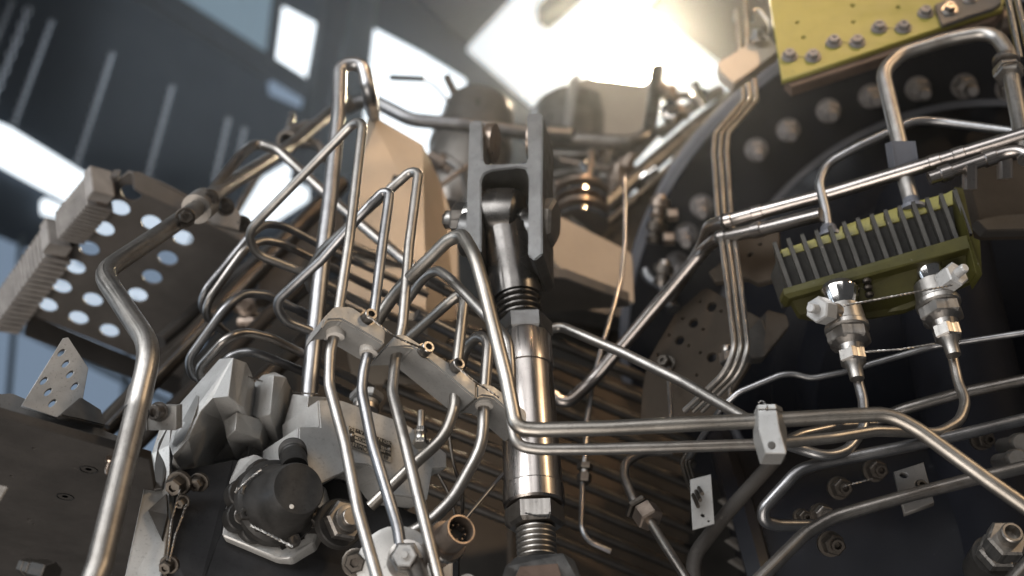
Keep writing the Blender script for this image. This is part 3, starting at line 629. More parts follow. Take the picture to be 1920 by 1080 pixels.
tC = tube('tube', [(826, 1100, .627), (783, 927, .632), (758, 824, .637), (735, 735, .647), (741, 675, .652), (755, 610, .652), (767, 460, .652), (787, 306, .653), (735, 352, .662), (603, 470, .727), (575, 515, .757), (585, 548, .772), (700, 600, .817)], 22, 'steel', 'tube through the long block, looping over in front of the tan box', 'tube', G1, bend=[0, .05, .05, .03, .03, .05, .05, .0115, .05, .05, .018, .018, 0], wat=2)
tD = tube('tube', [(694, 950, .690), (770, 876, .680), (835, 818, .675), (852, 765, .675), (856, 690, .675), (873, 541, .677), (835, 573, .685), (765, 634, .725)], 22, 'steel', 'short hooked tube from the hex union through the long block', 'tube', G1, bend=[0, .05, .04, .04, .05, .0115, .05, 0], wat=2)
tE = tube('tube', [(745, 1012, .700), (805, 980, .695), (850, 935, .690), (905, 835, .685), (907, 760, .685), (912, 690, .685), (916, 640, .685), (898, 628, .690), (872, 652, .705), (862, 690, .715)], 23, 'steel', 'tube with a sweeping lower bend through the end block', 'tube', G1, bend=[0, .05, .04, .05, .04, .05, .012, .012, .02, 0], wat=3)
# loops at far left
tube('tube', [(404, 606, .80), (376, 575, .78), (384, 545, .77), (470, 440, .76), (498, 418, .77), (535, 425, .78), (627, 473, .81), (747, 527, .85), (800, 552, .87)], 15.5, 'steel_dull', 'outer tube of the upper left pair of loops', 'tube', G1, bend=.02, wat=3)
tube('tube', [(425, 625, .79), (384, 590, .76), (392, 560, .75), (460, 465, .74), (495, 450, .75), (530, 457, .76), (620, 500, .79), (723, 552, .83), (800, 590, .86)], 16, 'steel_dull', 'inner tube of the upper left pair of loops', 'tube', G1, bend=.02, wat=3)
tube('tube', [(400, 720, .76), (360, 705, .74), (352, 675, .73), (425, 572, .71), (460, 549, .72), (500, 553, .73), (580, 592, .76), (700, 650, .80)], 17, 'steel_dull', 'outer tube of the lower left pair of loops', 'tube', G1, bend=.022, wat=3)
tube('tube', [(410, 730, .75), (378, 712, .73), (372, 690, .72), (425, 632, .70), (460, 622, .71), (507, 633, .72), (600, 680, .76), (700, 730, .80)], 17, 'steel_dull', 'inner tube of the lower left pair of loops', 'tube', G1, bend=.022, wat=3)
tube('tube', [(400, 720, .76), (425, 672, .73), (450, 660, .73), (480, 661, .73), (563, 695, .76), (660, 740, .80)], 16, 'steel_dull', 'lowest short arched tube just above the grey valve block', 'tube', G1, bend=.03, wat=2)
for i, (a, b, lab) in enumerate((((620, 540, .80), (760, 605, .86), 'dull straight tube lowest under the tan box'), ((610, 440, .84), (760, 500, .88), 'dull straight tube crossing the foot of the tan box'))):
    tube('tube', [a, b], 16, 'steel_dull', lab, 'tube', G1)
for i, (a, b, lab) in enumerate((((800, 525, .78), (960, 610, .83), 'upper of the dull tubes under the hooked front tube'), ((780, 590, .80), (960, 680, .85), 'middle of the dull tubes under the hooked front tube'), ((760, 620, .82), (960, 720, .88), 'lower of the dull tubes under the hooked front tube'))):
    tube('tube', [a, b], 22, 'steel_dull', lab, 'tube', G1)
# front pair
tF = tube('tube', [(700, 612, .68), (740, 550, .665), (838, 452, .62), (866, 438, .612), (890, 478, .60), (908, 543, .60), (950, 712, .60), (968, 803, .60), (1010, 806, .60), (1133, 803, .60), (1440, 788, .60), (1668, 776, .60), (1725, 808, .60), (1847, 897, .60), (1980, 990, .60)], 29, 'steel', 'thick bright front tube, upper of the pair in the square clamp', 'tube', 'front tube pair', bend=[0, .05, .02, .02, .05, .06, .06, .028, .03, .05, .05, .045, .045, .1, 0], wat=9, seg=24)
tG = tube('tube', [(755, 575, .70), (796, 518, .675), (820, 505, .665), (845, 523, .655), (930, 612, .635), (953, 640, .63), (957, 690, .63), (958, 790, .625), (968, 836, .625), (1010, 843, .625), (1133, 842, .625), (1440, 833, .625), (1563, 821, .63), (1640, 808, .64), (1707, 810, .65), (1760, 812, .66), (1800, 790, .665), (1812, 752, .67), (1797, 720, .675), (1780, 640, .68)], 22, 'steel', 'lower tube of the front pair, curling up to the right injector', 'tube', 'front tube pair', bend=[0, .03, .02, .03, .02, .02, .05, .025, .022, .05, .05, .05, .04, .05, .05, .03, .03, .03, .05, 0], wat=10, seg=20)
tube('tube', [(1440, 822, .65), (1500, 842, .66), (1550, 857, .66), (1590, 845, .665), (1622, 800, .67), (1618, 750, .675), (1603, 690, .68), (1597, 660, .68)], 21, 'steel', 'tube curling under the clamp up to the left injector', 'tube', 'front tube pair', bend=.03, wat=2, seg=18)
tube('tube', [(1460, 836, .67), (1500, 815, .68), (1570, 800, .69), (1640, 795, .70)], 20, 'steel_dull', 'flat arched tube behind the square clamp', 'tube', bend=.04, wat=1)

# ------------------------------------------------------------------ clamp blocks
def clampblock(name, label, px_top, px_low, h0, yaw, th, parts):
    pln = vpl(*px_top[0], h0, yaw)
    t = T(name, label, 'clamp', pln.at(*px_low[0]), 'grey tube clamp blocks')
    prism('block', pln, list(px_top) + list(px_low)[::-1], th, 'machined', t, .0012)
    return t, pln
cb1, p1 = clampblock('clamp_block', 'first grey clamp block, two tubes through white bushings', [(606, 597), (628, 574), (660, 574), (724, 617)], [(603, 616), (617, 600), (641, 599), (721, 646)], .612, 62, .030, 2)
socket_screw(cb1, p1.at(690, 596), p1.n, .0042, .006)
cb2, p2 = clampblock('clamp_block', 'longest grey clamp block, carrying two socket screws', [(727, 650), (742, 627), (760, 626), (893, 712)], [(727, 650), (760, 650), (775, 651), (893, 748)], .636, 62, .030, 2)
socket_screw(cb2, p2.at(797, 657), p2.n, .0042, .006); socket_screw(cb2, p2.at(854, 688), p2.n, .0042, .006)
cb3, p3_ = clampblock('clamp_block', 'smallest grey end block beside the strut', [(894, 722), (905, 718), (925, 722), (988, 770)], [(894, 748), (905, 742), (925, 745), (988, 800)], .669, 62, .030, 1)
for tt, pts in ((cb1, ((629, 626, .631), (691, 657, .643))), (cb3, ((908, 756, .684),))):
    for x, y, hh in pts:
        kk = mpp(x, y, hh); lathe('bushing', Q(x, y + 8, hh), Q(x + 1, y - 20, hh) - Q(x, y + 8, hh), [(0, 11 * kk), (.0006, 17 * kk), (.004, 18 * kk), (.006, 17 * kk), (.012, 16 * kk)], 'nylon', tt, 24)
wire('lock_wire', [(690, 592, .618), (735, 628, .625), (760, 640, .63), (797, 655, .64)], .00045, 'steel_dull', None, True, 'twisted lock wire between the first and longest clamp blocks', 'wire')
wire('lock_wire', [(854, 686, .65), (890, 715, .655), (936, 745, .665)], .00045, 'steel_dull', None, True, 'twisted lock wire from the longest block to the end block', 'wire')
# square clamp on the front pair
sq = T('square_clamp', 'pale square clamp with split top gripping the front tube pair', 'clamp', Q(1450, 860, .6))
facets('block', [(1420, 768, .588), (1456, 768, .584), (1462, 805, .584), (1475, 850, .584), (1435, 850, .588), (1422, 805, .588), (1470, 775, .60), (1476, 812, .60), (1477, 800, .604)],
       [(0, 1, 2, 5), (5, 2, 3, 4), (1, 6, 7, 2), (2, 7, 3)], 'clamp_grey', sq, .015, .0008)
facets('cap', [(1420, 758, .588), (1454, 757, .584), (1456, 766, .584), (1420, 766.5, .588), (1466, 763, .60), (1469, 773, .60)], [(0, 1, 2, 3), (1, 4, 5, 2)], 'clamp_grey', sq, .015, .0006)
lathe('screw_hole', Q(1447, 835, .5862), -FH, [(0, .0024), (.0006, .0022), (.0007, .0012)], 'cast_dark', sq, 16)
wire('lock_wire_tail', [(1422, 756, .59), (1428, 750, .588), (1440, 762, .586), (1436, 768, .585)], .0004, 'steel_dull', sq, False)

# ================================================================== valve block and gearbox, lower left
gb = T('valve_block', 'grey machined valve block with faceted bosses and data plate', 'valve block', Q(450, 1080, .70))
facets('boss', [(412, 672, .70), (437, 670, .685), (462, 679, .70), (470, 696, .72), (466, 734, .715), (457, 764, .70), (428, 743, .675), (399, 747, .685), (376, 771, .685), (354, 822, .675), (324, 854, .675), (317, 833, .69), (329, 766, .715), (445, 757, .69), (417, 787, .73), (391, 838, .73), (366, 876, .72), (320, 880, .70)],
       [(0, 1, 6, 7, 8, 9, 10, 11, 12), (1, 2, 13, 6), (2, 3, 4, 5, 13), (8, 7, 6, 13, 14), (9, 8, 14, 15), (10, 9, 15, 16, 17)], 'cast', gb, .07)
facets('boss', [(444, 772, .70), (495, 787, .73), (487, 825, .73), (441, 806, .70), (425, 822, .715), (419, 789, .715), (470, 840, .76)], [(0, 1, 2, 3), (5, 0, 3, 4), (4, 3, 2, 6)], 'cast', gb, .05)
facets('boss', [(467, 727, .76), (491, 704, .735), (513, 704, .715), (537, 708, .73), (546, 728, .75), (531, 785, .745), (506, 777, .71), (481, 783, .725), (457, 769, .75), (515, 697, .75)],
       [(0, 1, 7, 8), (1, 2, 6, 7), (2, 3, 4, 5, 6), (1, 9, 3, 2)], 'cast', gb, .05)
facets('pipe_socket', [(549, 738, .735), (578, 742, .715), (614, 744, .735), (606, 830, .735), (570, 822, .715), (531, 800, .74)], [(0, 1, 4, 5), (1, 2, 3, 4)], 'cast', gb, .05)
VB = vpl(700, 830, .725, 52)
VBm = [(596, 750), (640, 750), (758, 792), (800, 820), (838, 850), (838, 878), (812, 880), (802, 938), (735, 928), (715, 890), (690, 872), (668, 870), (650, 884), (604, 905), (560, 905), (560, 800), (600, 800)]
prism('plate_face', VB, VBm, .05, 'cast', gb, .001)
facets('web', [(420, 790, .765), (540, 800, .765), (612, 830, .755), (612, 920, .755), (430, 900, .765), (330, 890, .76), (366, 868, .75)], [(0, 1, 2, 3, 4, 5, 6)], 'cast', gb, .03)
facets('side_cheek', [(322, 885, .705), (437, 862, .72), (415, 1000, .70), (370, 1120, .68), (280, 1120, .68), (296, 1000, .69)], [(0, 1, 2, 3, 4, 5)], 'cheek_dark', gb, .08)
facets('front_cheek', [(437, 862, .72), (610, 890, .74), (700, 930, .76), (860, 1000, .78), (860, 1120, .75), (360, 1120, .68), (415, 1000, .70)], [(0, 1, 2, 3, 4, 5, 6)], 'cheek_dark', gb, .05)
facets('end_flange', [(298, 806, .70), (322, 772, .705), (318, 835, .69), (322, 888, .695), (318, 970, .685), (297, 1120, .665), (226, 1120, .66), (262, 950, .68), (284, 850, .695)], [(0, 1, 2, 3, 4, 5, 6, 7, 8)], 'cast', gb, .03)
facets('slot', [(297, 830, .694), (314, 800, .699), (313, 880, .689), (303, 915, .684), (288, 918, .684), (290, 870, .69)], [(0, 1, 2, 3, 4, 5)], 'cast_dark', gb, .004, .0004)
facets('gusset', [(277, 957, .677), (312, 925, .68), (314, 965, .679), (303, 1012, .672)], [(0, 1, 2, 3)], 'cast_dark', gb, .004, .0004)
facets('round_cap', [(340, 792, .694), (353, 768, .699), (368, 740, .697), (373, 743, .693), (371, 760, .686), (358, 798, .680), (345, 826, .676), (331, 838, .678), (322, 834, .686), (328, 812, .692)], [(0, 1, 2, 3, 4, 5, 6, 7, 8, 9)], 'machined', gb, .006, .0004)
facets('pad', [(447, 860, .705), (478, 850, .705), (500, 862, .708), (560, 880, .715), (612, 915, .72), (606, 980, .715), (588, 1018, .708), (545, 1046, .70), (518, 1048, .70), (416, 1004, .69), (430, 900, .70)], [tuple(range(11))], 'cast', gb, .03, .002)
for x, y, hh in ((358, 838, .0), ): pass
for x, y, hh, r in ((336, 906, .685, .0062), (374, 904, .69, .0048), (343, 940, .682, .0035), (318, 1058, .668, .0045)): bolt(gb, Q(x, y, hh), (RT * -.2 - FW + UP * -.2), r, r * 1.3, 'steel_dark')
wire('lock_wire', [(338, 918, .675), (322, 975, .672), (314, 1050, .662)], .0004, 'steel_dull', gb)
wire('lock_wire', [(350, 946, .674), (330, 1000, .668), (318, 1052, .66)], .0004, 'steel_dull', gb)
wire('lock_wire', [(466, 706, .70), (480, 712, .71), (492, 715, .715)], .0004, 'steel_dull', gb)
wire('lock_wire', [(549, 735, .715), (590, 739, .70), (604, 740, .705), (586, 742, .70)], .0004, 'steel_dark', gb)
# black connector cover
cv = T('connector_cover', 'black round connector cover wired to the valve block', 'cover', Q(520, 1000, .69))
A = Q(516, 944, .696); B = Q(560, 916, .660); d = (B - A).normalized(); kc = mpp(540, 930, .68); Lc = (B - A).length
lathe('body', A, d, [(-.012, 84 * kc), (.002, 84 * kc), (.006, 80 * kc), (.008, 72 * kc), (Lc * .55, 58 * kc), (Lc * .95, 50 * kc), (Lc, 47 * kc)], 'cover_black', cv, 48)
x_, y_, z_ = frame_of(d)
pc = cpl(A + d * .002, d)
for bx, by in ((446, 921), (491, 878), (474, 998), (551, 1026), (597, 980), (443, 972)):
    p = pc.at(bx, by); c = p.lerp(A, .14)
    bm = bmesh.new(); lathe_bm(c - d * .010, d, [(0, .0098), (.010, .0098), (.011, .009)], 18, None, bm); finish('lug', bm, 'cover_black', cv)
    bolt(cv, c + d * .001, d, .0042, .006, 'steel_dull')
lathe('dot', B + d * .0001 + (Q(547, 950, .660) - B) - d * ((Q(547, 950, .660) - B).dot(d)), d, [(0, .0015), (.0004, .0013)], 'nylon', cv, 12)
A2 = Q(553, 880, .675); B2 = Q(545, 818, .70); d2 = (B2 - A2).normalized()
lathe('collar', A2, d2, [(0, 26 * kc), (.016, 25 * kc), (.017, 27 * kc), (.026, 27 * kc), (.027, 24 * kc)], 'cover_black', cv, 40)
lathe('knurl', A2 + d2 * .0185, d2, [(0, 26.5 * kc), (.0005, 27.6 * kc), (.006, 27.6 * kc), (.0065, 26 * kc)], 'cast_dark', cv, 60)
wire('lock_wire', [(441, 924, .672), (470, 896, .672), (490, 880, .668)], .0005, 'steel', cv)
wire('lock_wire', [(470, 985, .66), (505, 1002, .655), (550, 1026, .65)], .0005, 'steel', cv)
# data plate on the valve block
dp = T('data_plate', 'black and silver data plate riveted upside down on the valve block', 'data plate', VB.at(692, 832))
DP = VB.off(.0012)
quad = [(652, 797), (735, 828), (734, 868), (656, 838)]
prism('plate', DP, quad, .001, 'label_metal', dp, .0003)
def dq(u, v):   # 0..1 across the plate
    a = DP.at(*quad[0]); b = DP.at(*quad[1]); c = DP.at(*quad[2]); e = DP.at(*quad[3])
    return a.lerp(b, u).lerp(e.lerp(c, u), v)
DP2 = DP.off(.0002)
def strip(nm, u0, u1, v0, v1, m, o=.0003):
    prism3(nm, [dq(u0, v0) + DP.n * o, dq(u1, v0) + DP.n * o, dq(u1, v1) + DP.n * o, dq(u0, v1) + DP.n * o], DP, .0002, m, dp, 0)
strip('black_field', .02, .98, .03, .72, 'label_black')
for u0, u1, v0, v1 in ((.13, .46, .24, .36), (.13, .20, .42, .53), (.36, .48, .42, .53), (.13, .70, .59, .69)): strip('blank_field', u0, u1, v0, v1, 'label_metal', .0005)
for u, v in ((.07, .42), (.94, .42)): lathe('rivet', dq(u, v), DP.n, [(0, .0016), (.0006, .0015), (.0012, .0008)], 'steel', dp, 12)
def text(s, u, v, size, m, flip=True):
    cu = bpy.data.curves.new('txt', 'FONT'); cu.body = s; cu.size = size; cu.align_x = 'CENTER'; cu.align_y = 'CENTER'; cu.extrude = .0001
    ob = bpy.data.objects.new('tmp', cu); C.objects.link(ob)
    dg = bpy.context.evaluated_depsgraph_get(); me = bpy.data.meshes.new_from_object(ob.evaluated_get(dg)); bpy.data.objects.remove(ob)
    x = (dq(1, .5) - dq(0, .5)).normalized(); n = DP.n; y = n.cross(x)
    if flip: x, y = -x, -y
    c = dq(u, v) + n * .0007
    me.transform(Matrix(((x.x, y.x, n.x, c.x), (x.y, y.y, n.y, c.y), (x.z, y.z, n.z, c.z), (0, 0, 0, 1))))
    link('lettering', me, m, dp)
text('MICA - ESA', .25, .13, .0040, 'label_metal'); text('DED N', .84, .13, .0040, 'label_metal'); text('MOD', .28, .475, .0034, 'label_metal')
text('LIMITE', .84, .45, .0028, 'label_metal'); text('No REF', .84, .60, .0028, 'label_metal'); text('ELECTROMITE', .45, .84, .0050, 'label_black')
# unions on the block
def union(name, label, p, axis, k, parts, seg=24):
    t = T(name, label, 'fitting', p); z = 0; axis = axis.normalized()
    for kind, r, l, m in parts:
        if kind == 'hex': hexnut('nut', p + axis * z, axis, r * k, l * k, m, t, RT)
        elif kind == 'cone': lathe('cone', p + axis * z, axis, [(0, r[0] * k), (l * k, r[1] * k)], m, t, seg)
        elif kind == 'thread':
            n = max(2, int(l / 4)); pr = []
            for i in range(n): pr += [(i * l * k / n, r * k * .93), ((i + .5) * l * k / n, r * k)]
            pr.append((l * k, r * k * .93)); lathe('thread', p + axis * z, axis, pr, m, t, seg)
        else: lathe('collar', p + axis * z, axis, [(0, r * k * .94), (l * k * .1, r * k), (l * k * .9, r * k), (l * k, r * k * .94)], m, t, seg)
        z += l * k
    return t
kk = mpp(680, 960, .68)
union('hex_union', 'steel hex union on a dark boss feeding the short hooked tube', Q(632, 985, .70), Q(700, 943, .655) - Q(632, 985, .70), kk, [('col', 48, 20, 'cover_black'), ('hex', 40, 26, 'steel'), ('col', 26, 8, 'steel'), ('col', 17, 12, 'steel')])
union('hex_plug', 'large pale hex plug standing on top of the valve block', Q(684, 772, .76), Q(690, 720, .76) - Q(684, 772, .76), mpp(686, 740, .76), [('col', 26, 12, 'steel_dull'), ('col', 24, 10, 'machined'), ('hex', 32, 18, 'machined')])
union('small_union', 'slim bright union with a thin pipe beside the data plate', Q(788, 835, .74), Q(790, 770, .745) - Q(788, 835, .74), mpp(788, 800, .74), [('hex', 16, 10, 'steel_bright'), ('col', 11, 16, 'steel_bright'), ('hex', 13, 12, 'steel_bright'), ('col', 7, 40, 'steel')])
hc = union('capped_union', 'white hex cap on the wired elbow union at the bottom', Q(764, 1052, .64), Q(750, 1024, .595) - Q(764, 1052, .64), mpp(750, 1030, .62), [('col', 40, 10, 'steel_dull'), ('hex', 32, 30, 'steel'), ('col', 24, 14, 'steel_dull'), ('hex', 23, 9, 'white_cap'), ('col', 7, 8, 'white_cap')])
tube('elbow', [(764, 1045, .635), (782, 1065, .63), (800, 1130, .61)], 36, 'steel_dull', parent=hc)
lathe('flange', Q(745, 1062, .665), -FH - ZH * .4, [(0, .024), (.006, .024), (.007, .021)], 'cast', hc, 30)
bolt(hc, Q(668, 1055, .665), -FH - ZH * .4, .0065, .008, 'steel_dark')
# electrical connector
ec = T('electrical_connector', 'round multi pin connector with gold rim at the end of a brown cable', 'connector', Q(820, 1040, .66))
A = Q(800, 1045, .675); B = Q(865, 992, .632); d = (B - A).normalized(); ke = mpp(840, 1010, .65); Le = (B - A).length
lathe('shell', A, d, [(-.03, 34 * ke), (Le * .45, 36 * ke), (Le * .5, 38 * ke), (Le * .62, 38 * ke), (Le * .63, 30 * ke), (Le, 28 * ke), (Le, 25 * ke), (Le * .8, 25 * ke)], 'bronze', ec, 32)
lathe('ring', A + d * Le * .52, d, [(0, 38 * ke), (.001, 41 * ke), (.003, 41 * ke), (.004, 38 * ke)], 'steel_bright', ec, 32)
lathe('insert', A + d * Le * .78, d, [(0, 25 * ke), (.002, 25 * ke)], 'rubber', ec, 24)
x_, y_, z_ = frame_of(d)
for i in range(8):
    a = i * PI / 4; p = A + d * Le * .8 + (x_ * math.cos(a) + y_ * math.sin(a)) * 15 * ke; lathe('pin', p, d, [(0, 2.2 * ke), (.004, 2.2 * ke), (.005, 1.2 * ke)], 'bronze', ec, 8)
prism('bracket', vpl(835, 1060, .70, 80), [(832, 1030), (850, 1020), (848, 1120), (826, 1120)], .003, 'tan', None, label='narrow tan strip below the multi pin connector', cat='bracket')
union('second_connector', 'rim of a second connector peeking in at the bottom edge', Q(885, 1120, .66), Q(868, 1076, .64) - Q(885, 1120, .66), mpp(865, 1075, .64), [('col', 22, 34, 'bronze'), ('col', 19, 14, 'steel')])
tube('rod', [(848, 1002, .70), (945, 886, .72), (1000, 820, .74)], 7, 'steel_dull', 'thin rod slanting from the multi pin connector to the strut', 'rod')
tube('cable', [(840, 800, .78), (850, 870, .78), (868, 920, .77), (868, 960, .76), (855, 985, .74)], 6, 'steel_dark', 'thin dark cable hanging behind the sweeping tube', 'cable', bend=.05)
tube('cable', [(822, 890, .76), (845, 930, .76), (858, 985, .75)], 6, 'steel_dark', 'second thin cable joining the multi pin connector', 'cable', bend=.05)

# ================================================================== strut with clevis
st = T('clevis_strut', 'heavy adjustable strut with a forked clevis and through bolt', 'strut', Q(1022, 1080, .66))
HS = .72
def sp(x, y, h=HS): return Q(x, y, h)
a0 = sp(1015, 1080); a1 = sp(962, 500); ad = (a1 - a0).normalized(); ks = mpp(1000, 800, HS)
def seg_at(y0, y1, prof, m, name, seg=40, hexa=False):
    # axis from (x(y0),y0) to (x(y1),y1) on the strut axis line
    f = (lambda y: 984 + (y - 620) * .054) if max(y0, y1) > 605 else (lambda y: 945 + (y - 414) * .165)
    xa, xb = f(y0), f(y1)
    A, B = sp(xa, y0), sp(xb, y1); L = (B - A).length; kk = mpp(xa, (y0 + y1) / 2, HS)
    if hexa: return hexnut(name, A, B - A, prof * kk, L, m, st, RT)
    return lathe(name, A, B - A, [(t * L, r * kk) for t, r in prof], m, st, seg)
def thr(n, r0, r1):
    p = []
    for i in range(n): p += [(i / n, r0), ((i + .35) / n, r1), ((i + .6) / n, r1)]
    return p + [(1, r0)]
seg_at(985, 960, [(0, 46), (.2, 46), (1, 46)], 'steel', 'lower_neck'); seg_at(1050, 990, thr(6, 33, 38), 'steel', 'lower_thread')
seg_at(990, 948, 56, 'steel_dull', 'lower_lock_nut', hexa=True)
seg_at(950, 912, [(0, 54), (.1, 58), (.9, 58), (1, 55)], 'copper_steel', 'lower_collar')
seg_at(914, 690, [(0, 54), (.9, 50), (.985, 49), (1, 46)], 'copper_steel', 'barrel', 48)
seg_at(694, 632, [(0, 46), (.03, 50), (.92, 49), (1, 46)], 'copper_steel', 'upper_collar', 48)
seg_at(636, 600, 52, 'clevis_steel', 'upper_lock_nut', hexa=True)
seg_at(602, 560, thr(4, 36, 43), 'blued_steel', 'upper_thread')
# rod end: neck and eye
seg_at(562, 440, [(0, 46), (.1, 48), (.3, 48), (.7, 49), (1, 51)], 'blued_steel', 'rod_end_neck')
BA = Q(838, 412, .732); BB = Q(1052, 418, .710); bd = (BB - BA).normalized(); kb = mpp(945, 415, HS)
EC = Q(942, 414, HS)
lathe('eye', EC - bd * .017, bd, [(0, 24 * kb), (.001, 52 * kb), (.004, 60 * kb), (.017, 63 * kb), (.030, 60 * kb), (.033, 52 * kb), (.034, 24 * kb)], 'blued_steel', st, 48)
lathe('ball', EC - bd * .022, bd, [(0, 18 * kb), (.004, 26 * kb), (.040, 26 * kb), (.044, 18 * kb)], 'chrome', st, 32)
lathe('through_bolt', BA, bd, [(0, 16 * kb), (.002, 18 * kb), (.071, 18 * kb)], 'steel', st, 24)
hexnut('castle_nut', BA + bd * .006, bd, 34 * kb, .012, 'steel_dull', st, UP); hexnut('bolt_tip', BA - bd * .002, bd, 18 * kb, .012, 'steel_dark', st, UP)
lathe('washer', BA + bd * .0175, bd, [(0, 36 * kb), (.004, 36 * kb)], 'steel_bright', st, 32)
hexnut('bolt_head', Q(1018, 417, .71), bd, 46 * kb, .0105, 'steel', st, UP)
# clevis: H-shaped fork
def fork(name, pts, pl, thick):
    return prism(name, pl, pts, thick, 'clevis_steel', st, .0009)
CP = vpl(945, 310, .692, 104)
fork('fork', [(880, 232), (884, 226), (904, 225), (905, 300), (910, 308), (985, 306), (990, 298), (988, 216), (992, 212), (1014, 211), (1018, 216), (1016, 360), (1017, 476), (1002, 488), (990, 478), (991, 330), (985, 316), (970, 313), (920, 320), (907, 326), (902, 338), (902, 472), (890, 482), (873, 468), (875, 380)], CP, .046)
for x, hh in ((888, .72), (1003, .72)):
    c = Q(x, 440, hh); lathe('fork_cheek', c - bd * .0085, bd, [(0, 40 * kb), (.001, 42 * kb), (.016, 42 * kb), (.017, 40 * kb)], 'clevis_steel', st, 40)
for x, y in ((914, 268), (995, 266)):
    p = Q(x, y, .72); lathe('bushing', p, bd, [(0, 30 * kb), (0, 38 * kb), (.007, 38 * kb), (.007, 30 * kb)], 'bronze', st, 36)
lathe('fork_bore', Q(1020, 266, .718), bd, [(0, 25 * kb), (.0012, 25 * kb)], 'rubber', st, 32)
# lower fork body
facets('lower_fork', [(968, 1042, .655), (1058, 1036, .655), (1078, 1050, .66), (1105, 1120, .65), (930, 1120, .64), (948, 1060, .65)], [(0, 1, 2, 3, 4, 5)], 'clevis_steel', st, .05, .002)
facets('fork_inset', [(975, 1062, .648), (1046, 1056, .649), (1064, 1120, .64), (948, 1120, .636)], [(0, 1, 2, 3)], 'brown_edge', st, .004, .0006)
wire('lock_wire', [(985, 962, .652), (1010, 968, .65), (1030, 966, .65), (1024, 974, .65), (1032, 960, .65)], .0004, 'rubber', st)

# ================================================================== right side
G2 = 'bent tubes on the right side'
YP = p3((1442, 0, .80), (1468, 148, .78), (1860, 10, .76))
yp = T('yellow_plate', 'olive yellow plate with wired bolts along its lower edge', 'plate', YP.at(1600, 100)); ky = mpp(1600, 60, .9)
prism('plate', YP, [(1430, -90), (1466, 150), (1620, 100), (1760, 52), (1880, 16), (1900, -90)], .006, 'olive', yp, .0008, [(x, y, 3.6 * ky) for x, y in ((1495, 42), (1507, 70), (1600, 41), (1599, 10), (1684, 13))])
prism('edge_strip', YP.off(-.006), [(1470, 150), (1485, 163), (1862, 38), (1885, 16), (1760, 52)], .012, 'brown_edge', yp)
BL = ((1480, 108), (1524, 109), (1563, 82), (1607, 82), (1648, 55), (1693, 55), (1735, 27))
for x, y in BL: bolt(yp, YP.at(x, y) + YP.n * .0015, (YP.n - UP * .15), 9.5 * ky, .0055, 'bolt_dull')
for i in (0, 2, 4): wire('lock_wire', [(BL[i][0], BL[i][1] - 4, .762), (BL[i + 1][0], BL[i + 1][1], .758)], .0003, 'steel_dark', yp, False)
ck = T('corner_bracket', 'grey corner bracket with bolts on the yellow plate', 'bracket', YP.at(1810, 20))
prism('plate', YP.off(.005), [(1752, 8), (1760, 4), (1866, -40), (1878, 4), (1864, 14), (1766, 47)], .005, 'cast_dark', ck)
for x, y in ((1780, 20), (1818, -2)): bolt(ck, YP.off(.005).at(x, y) + YP.n * .001, (YP.n - UP * .15), 9.5 * ky, .0055, 'steel_dull')
lathe('hook', Q(1880, 40, .84), RT, [(-.006, .012), (-.006, .015), (.006, .015), (.006, .012)], 'bronze', ck, 24)
# three thin tubes with clip
for i in range(3):
    o = (i - 1) * 12.5; lab = ('left', 'middle', 'right')[i]
    top = [(1376, 40, .86), (1377, 6, .86)] if i == 0 else ([(1400, 40, .86), (1396, -40, .86)] if i == 1 else [(1410, 40, .86), (1414, 8, .86), (1450, 50, .86)])
    tube('thin_tube', top + [(1402 + o * .9, 133, .84), (1407 + o, 188, .83), (1353 + o, 250, .80), (1350 + o, 285, .79), (1358 + o, 400, .76), (1377 + o, 540, .73), (1390 + o, 655, .71), (1372 + o * 1.1, 700, .72), (1300 + o * 1.3, 770, .76)], 8.6, 'steel', ('outermost tube of the thin trio, nearest the strut', 'middle tube of the thin trio running down past the perforated plate', 'inner tube of the thin trio, nearest the black drum')[i], 'tube', 'trio of thin tubes', bend=.03, wat=4, seg=10)
tc_ = T('tube_clip', 'tan clip bar holding the trio of thin tubes together', 'clip', Q(1403, 115, .83))
prism('bar', p3((1348, 118, .83), (1455, 68, .84), (1375, 155, .82)), [(1346, 118), (1352, 112), (1436, 62), (1460, 88), (1458, 97), (1376, 156), (1350, 134)], .012, 'tan', tc_, .001)
bolt(tc_, Q(1420, 72, .83), UP - FW * .3, .006, .008, 'drum')
# pair of tubes with heat sleeves crossing right
H2 = [(1255, 560, .86), (1318, 462, .80), (1330, 425, .76), (1362, 414, .74), (1560, 362, .70), (1780, 296, .66), (1960, 240, .63)]
tH2 = tube('tube', H2, 27, 'copper_steel', 'upper long bronze tube crossing in front of the black drum', 'tube', G2, bend=[0, .03, .02, .05, .05, .05, 0], wat=4, seg=20)
r2 = 13.5 * mpp(1560, 362, .70)
for a, b, f in ((3, 4, .0), (3, 4, .30), (4, 5, .88), (5, 6, .10)): sleeve(tH2, H2[a], H2[b], f, .009, r2 * 1.12, 'copper_steel')
H1 = [(1030, 734, .88), (1060, 760, .88), (1110, 715, .88), (1322, 466, .785), (1345, 447, .755), (1440, 427, .725), (1540, 402, .695)]
tH1 = tube('tube', H1, 27, 'copper_steel', 'lower bronze tube dropping away in a long diagonal behind the strut', 'tube', G2, bend=[0, .04, .04, .02, .02, .05, 0], wat=6, seg=20)
for a, b, f in ((4, 5, .12), (4, 5, .80)): sleeve(tH1, H1[a], H1[b], f, .009, r2 * 1.15, 'copper_steel')
for tt, q in ((tH1, (1347, 446.5, .754)), (tH2, (1357, 416, .74))):
    d = (Q(1440, 427, .725) - Q(1345, 447, .755)).normalized(); lathe('seal_ring', Q(*q), d, [(0, r2), (.0003, r2 * 1.2), (.0018, r2 * 1.2), (.002, r2)], 'rubber', tt, 24)
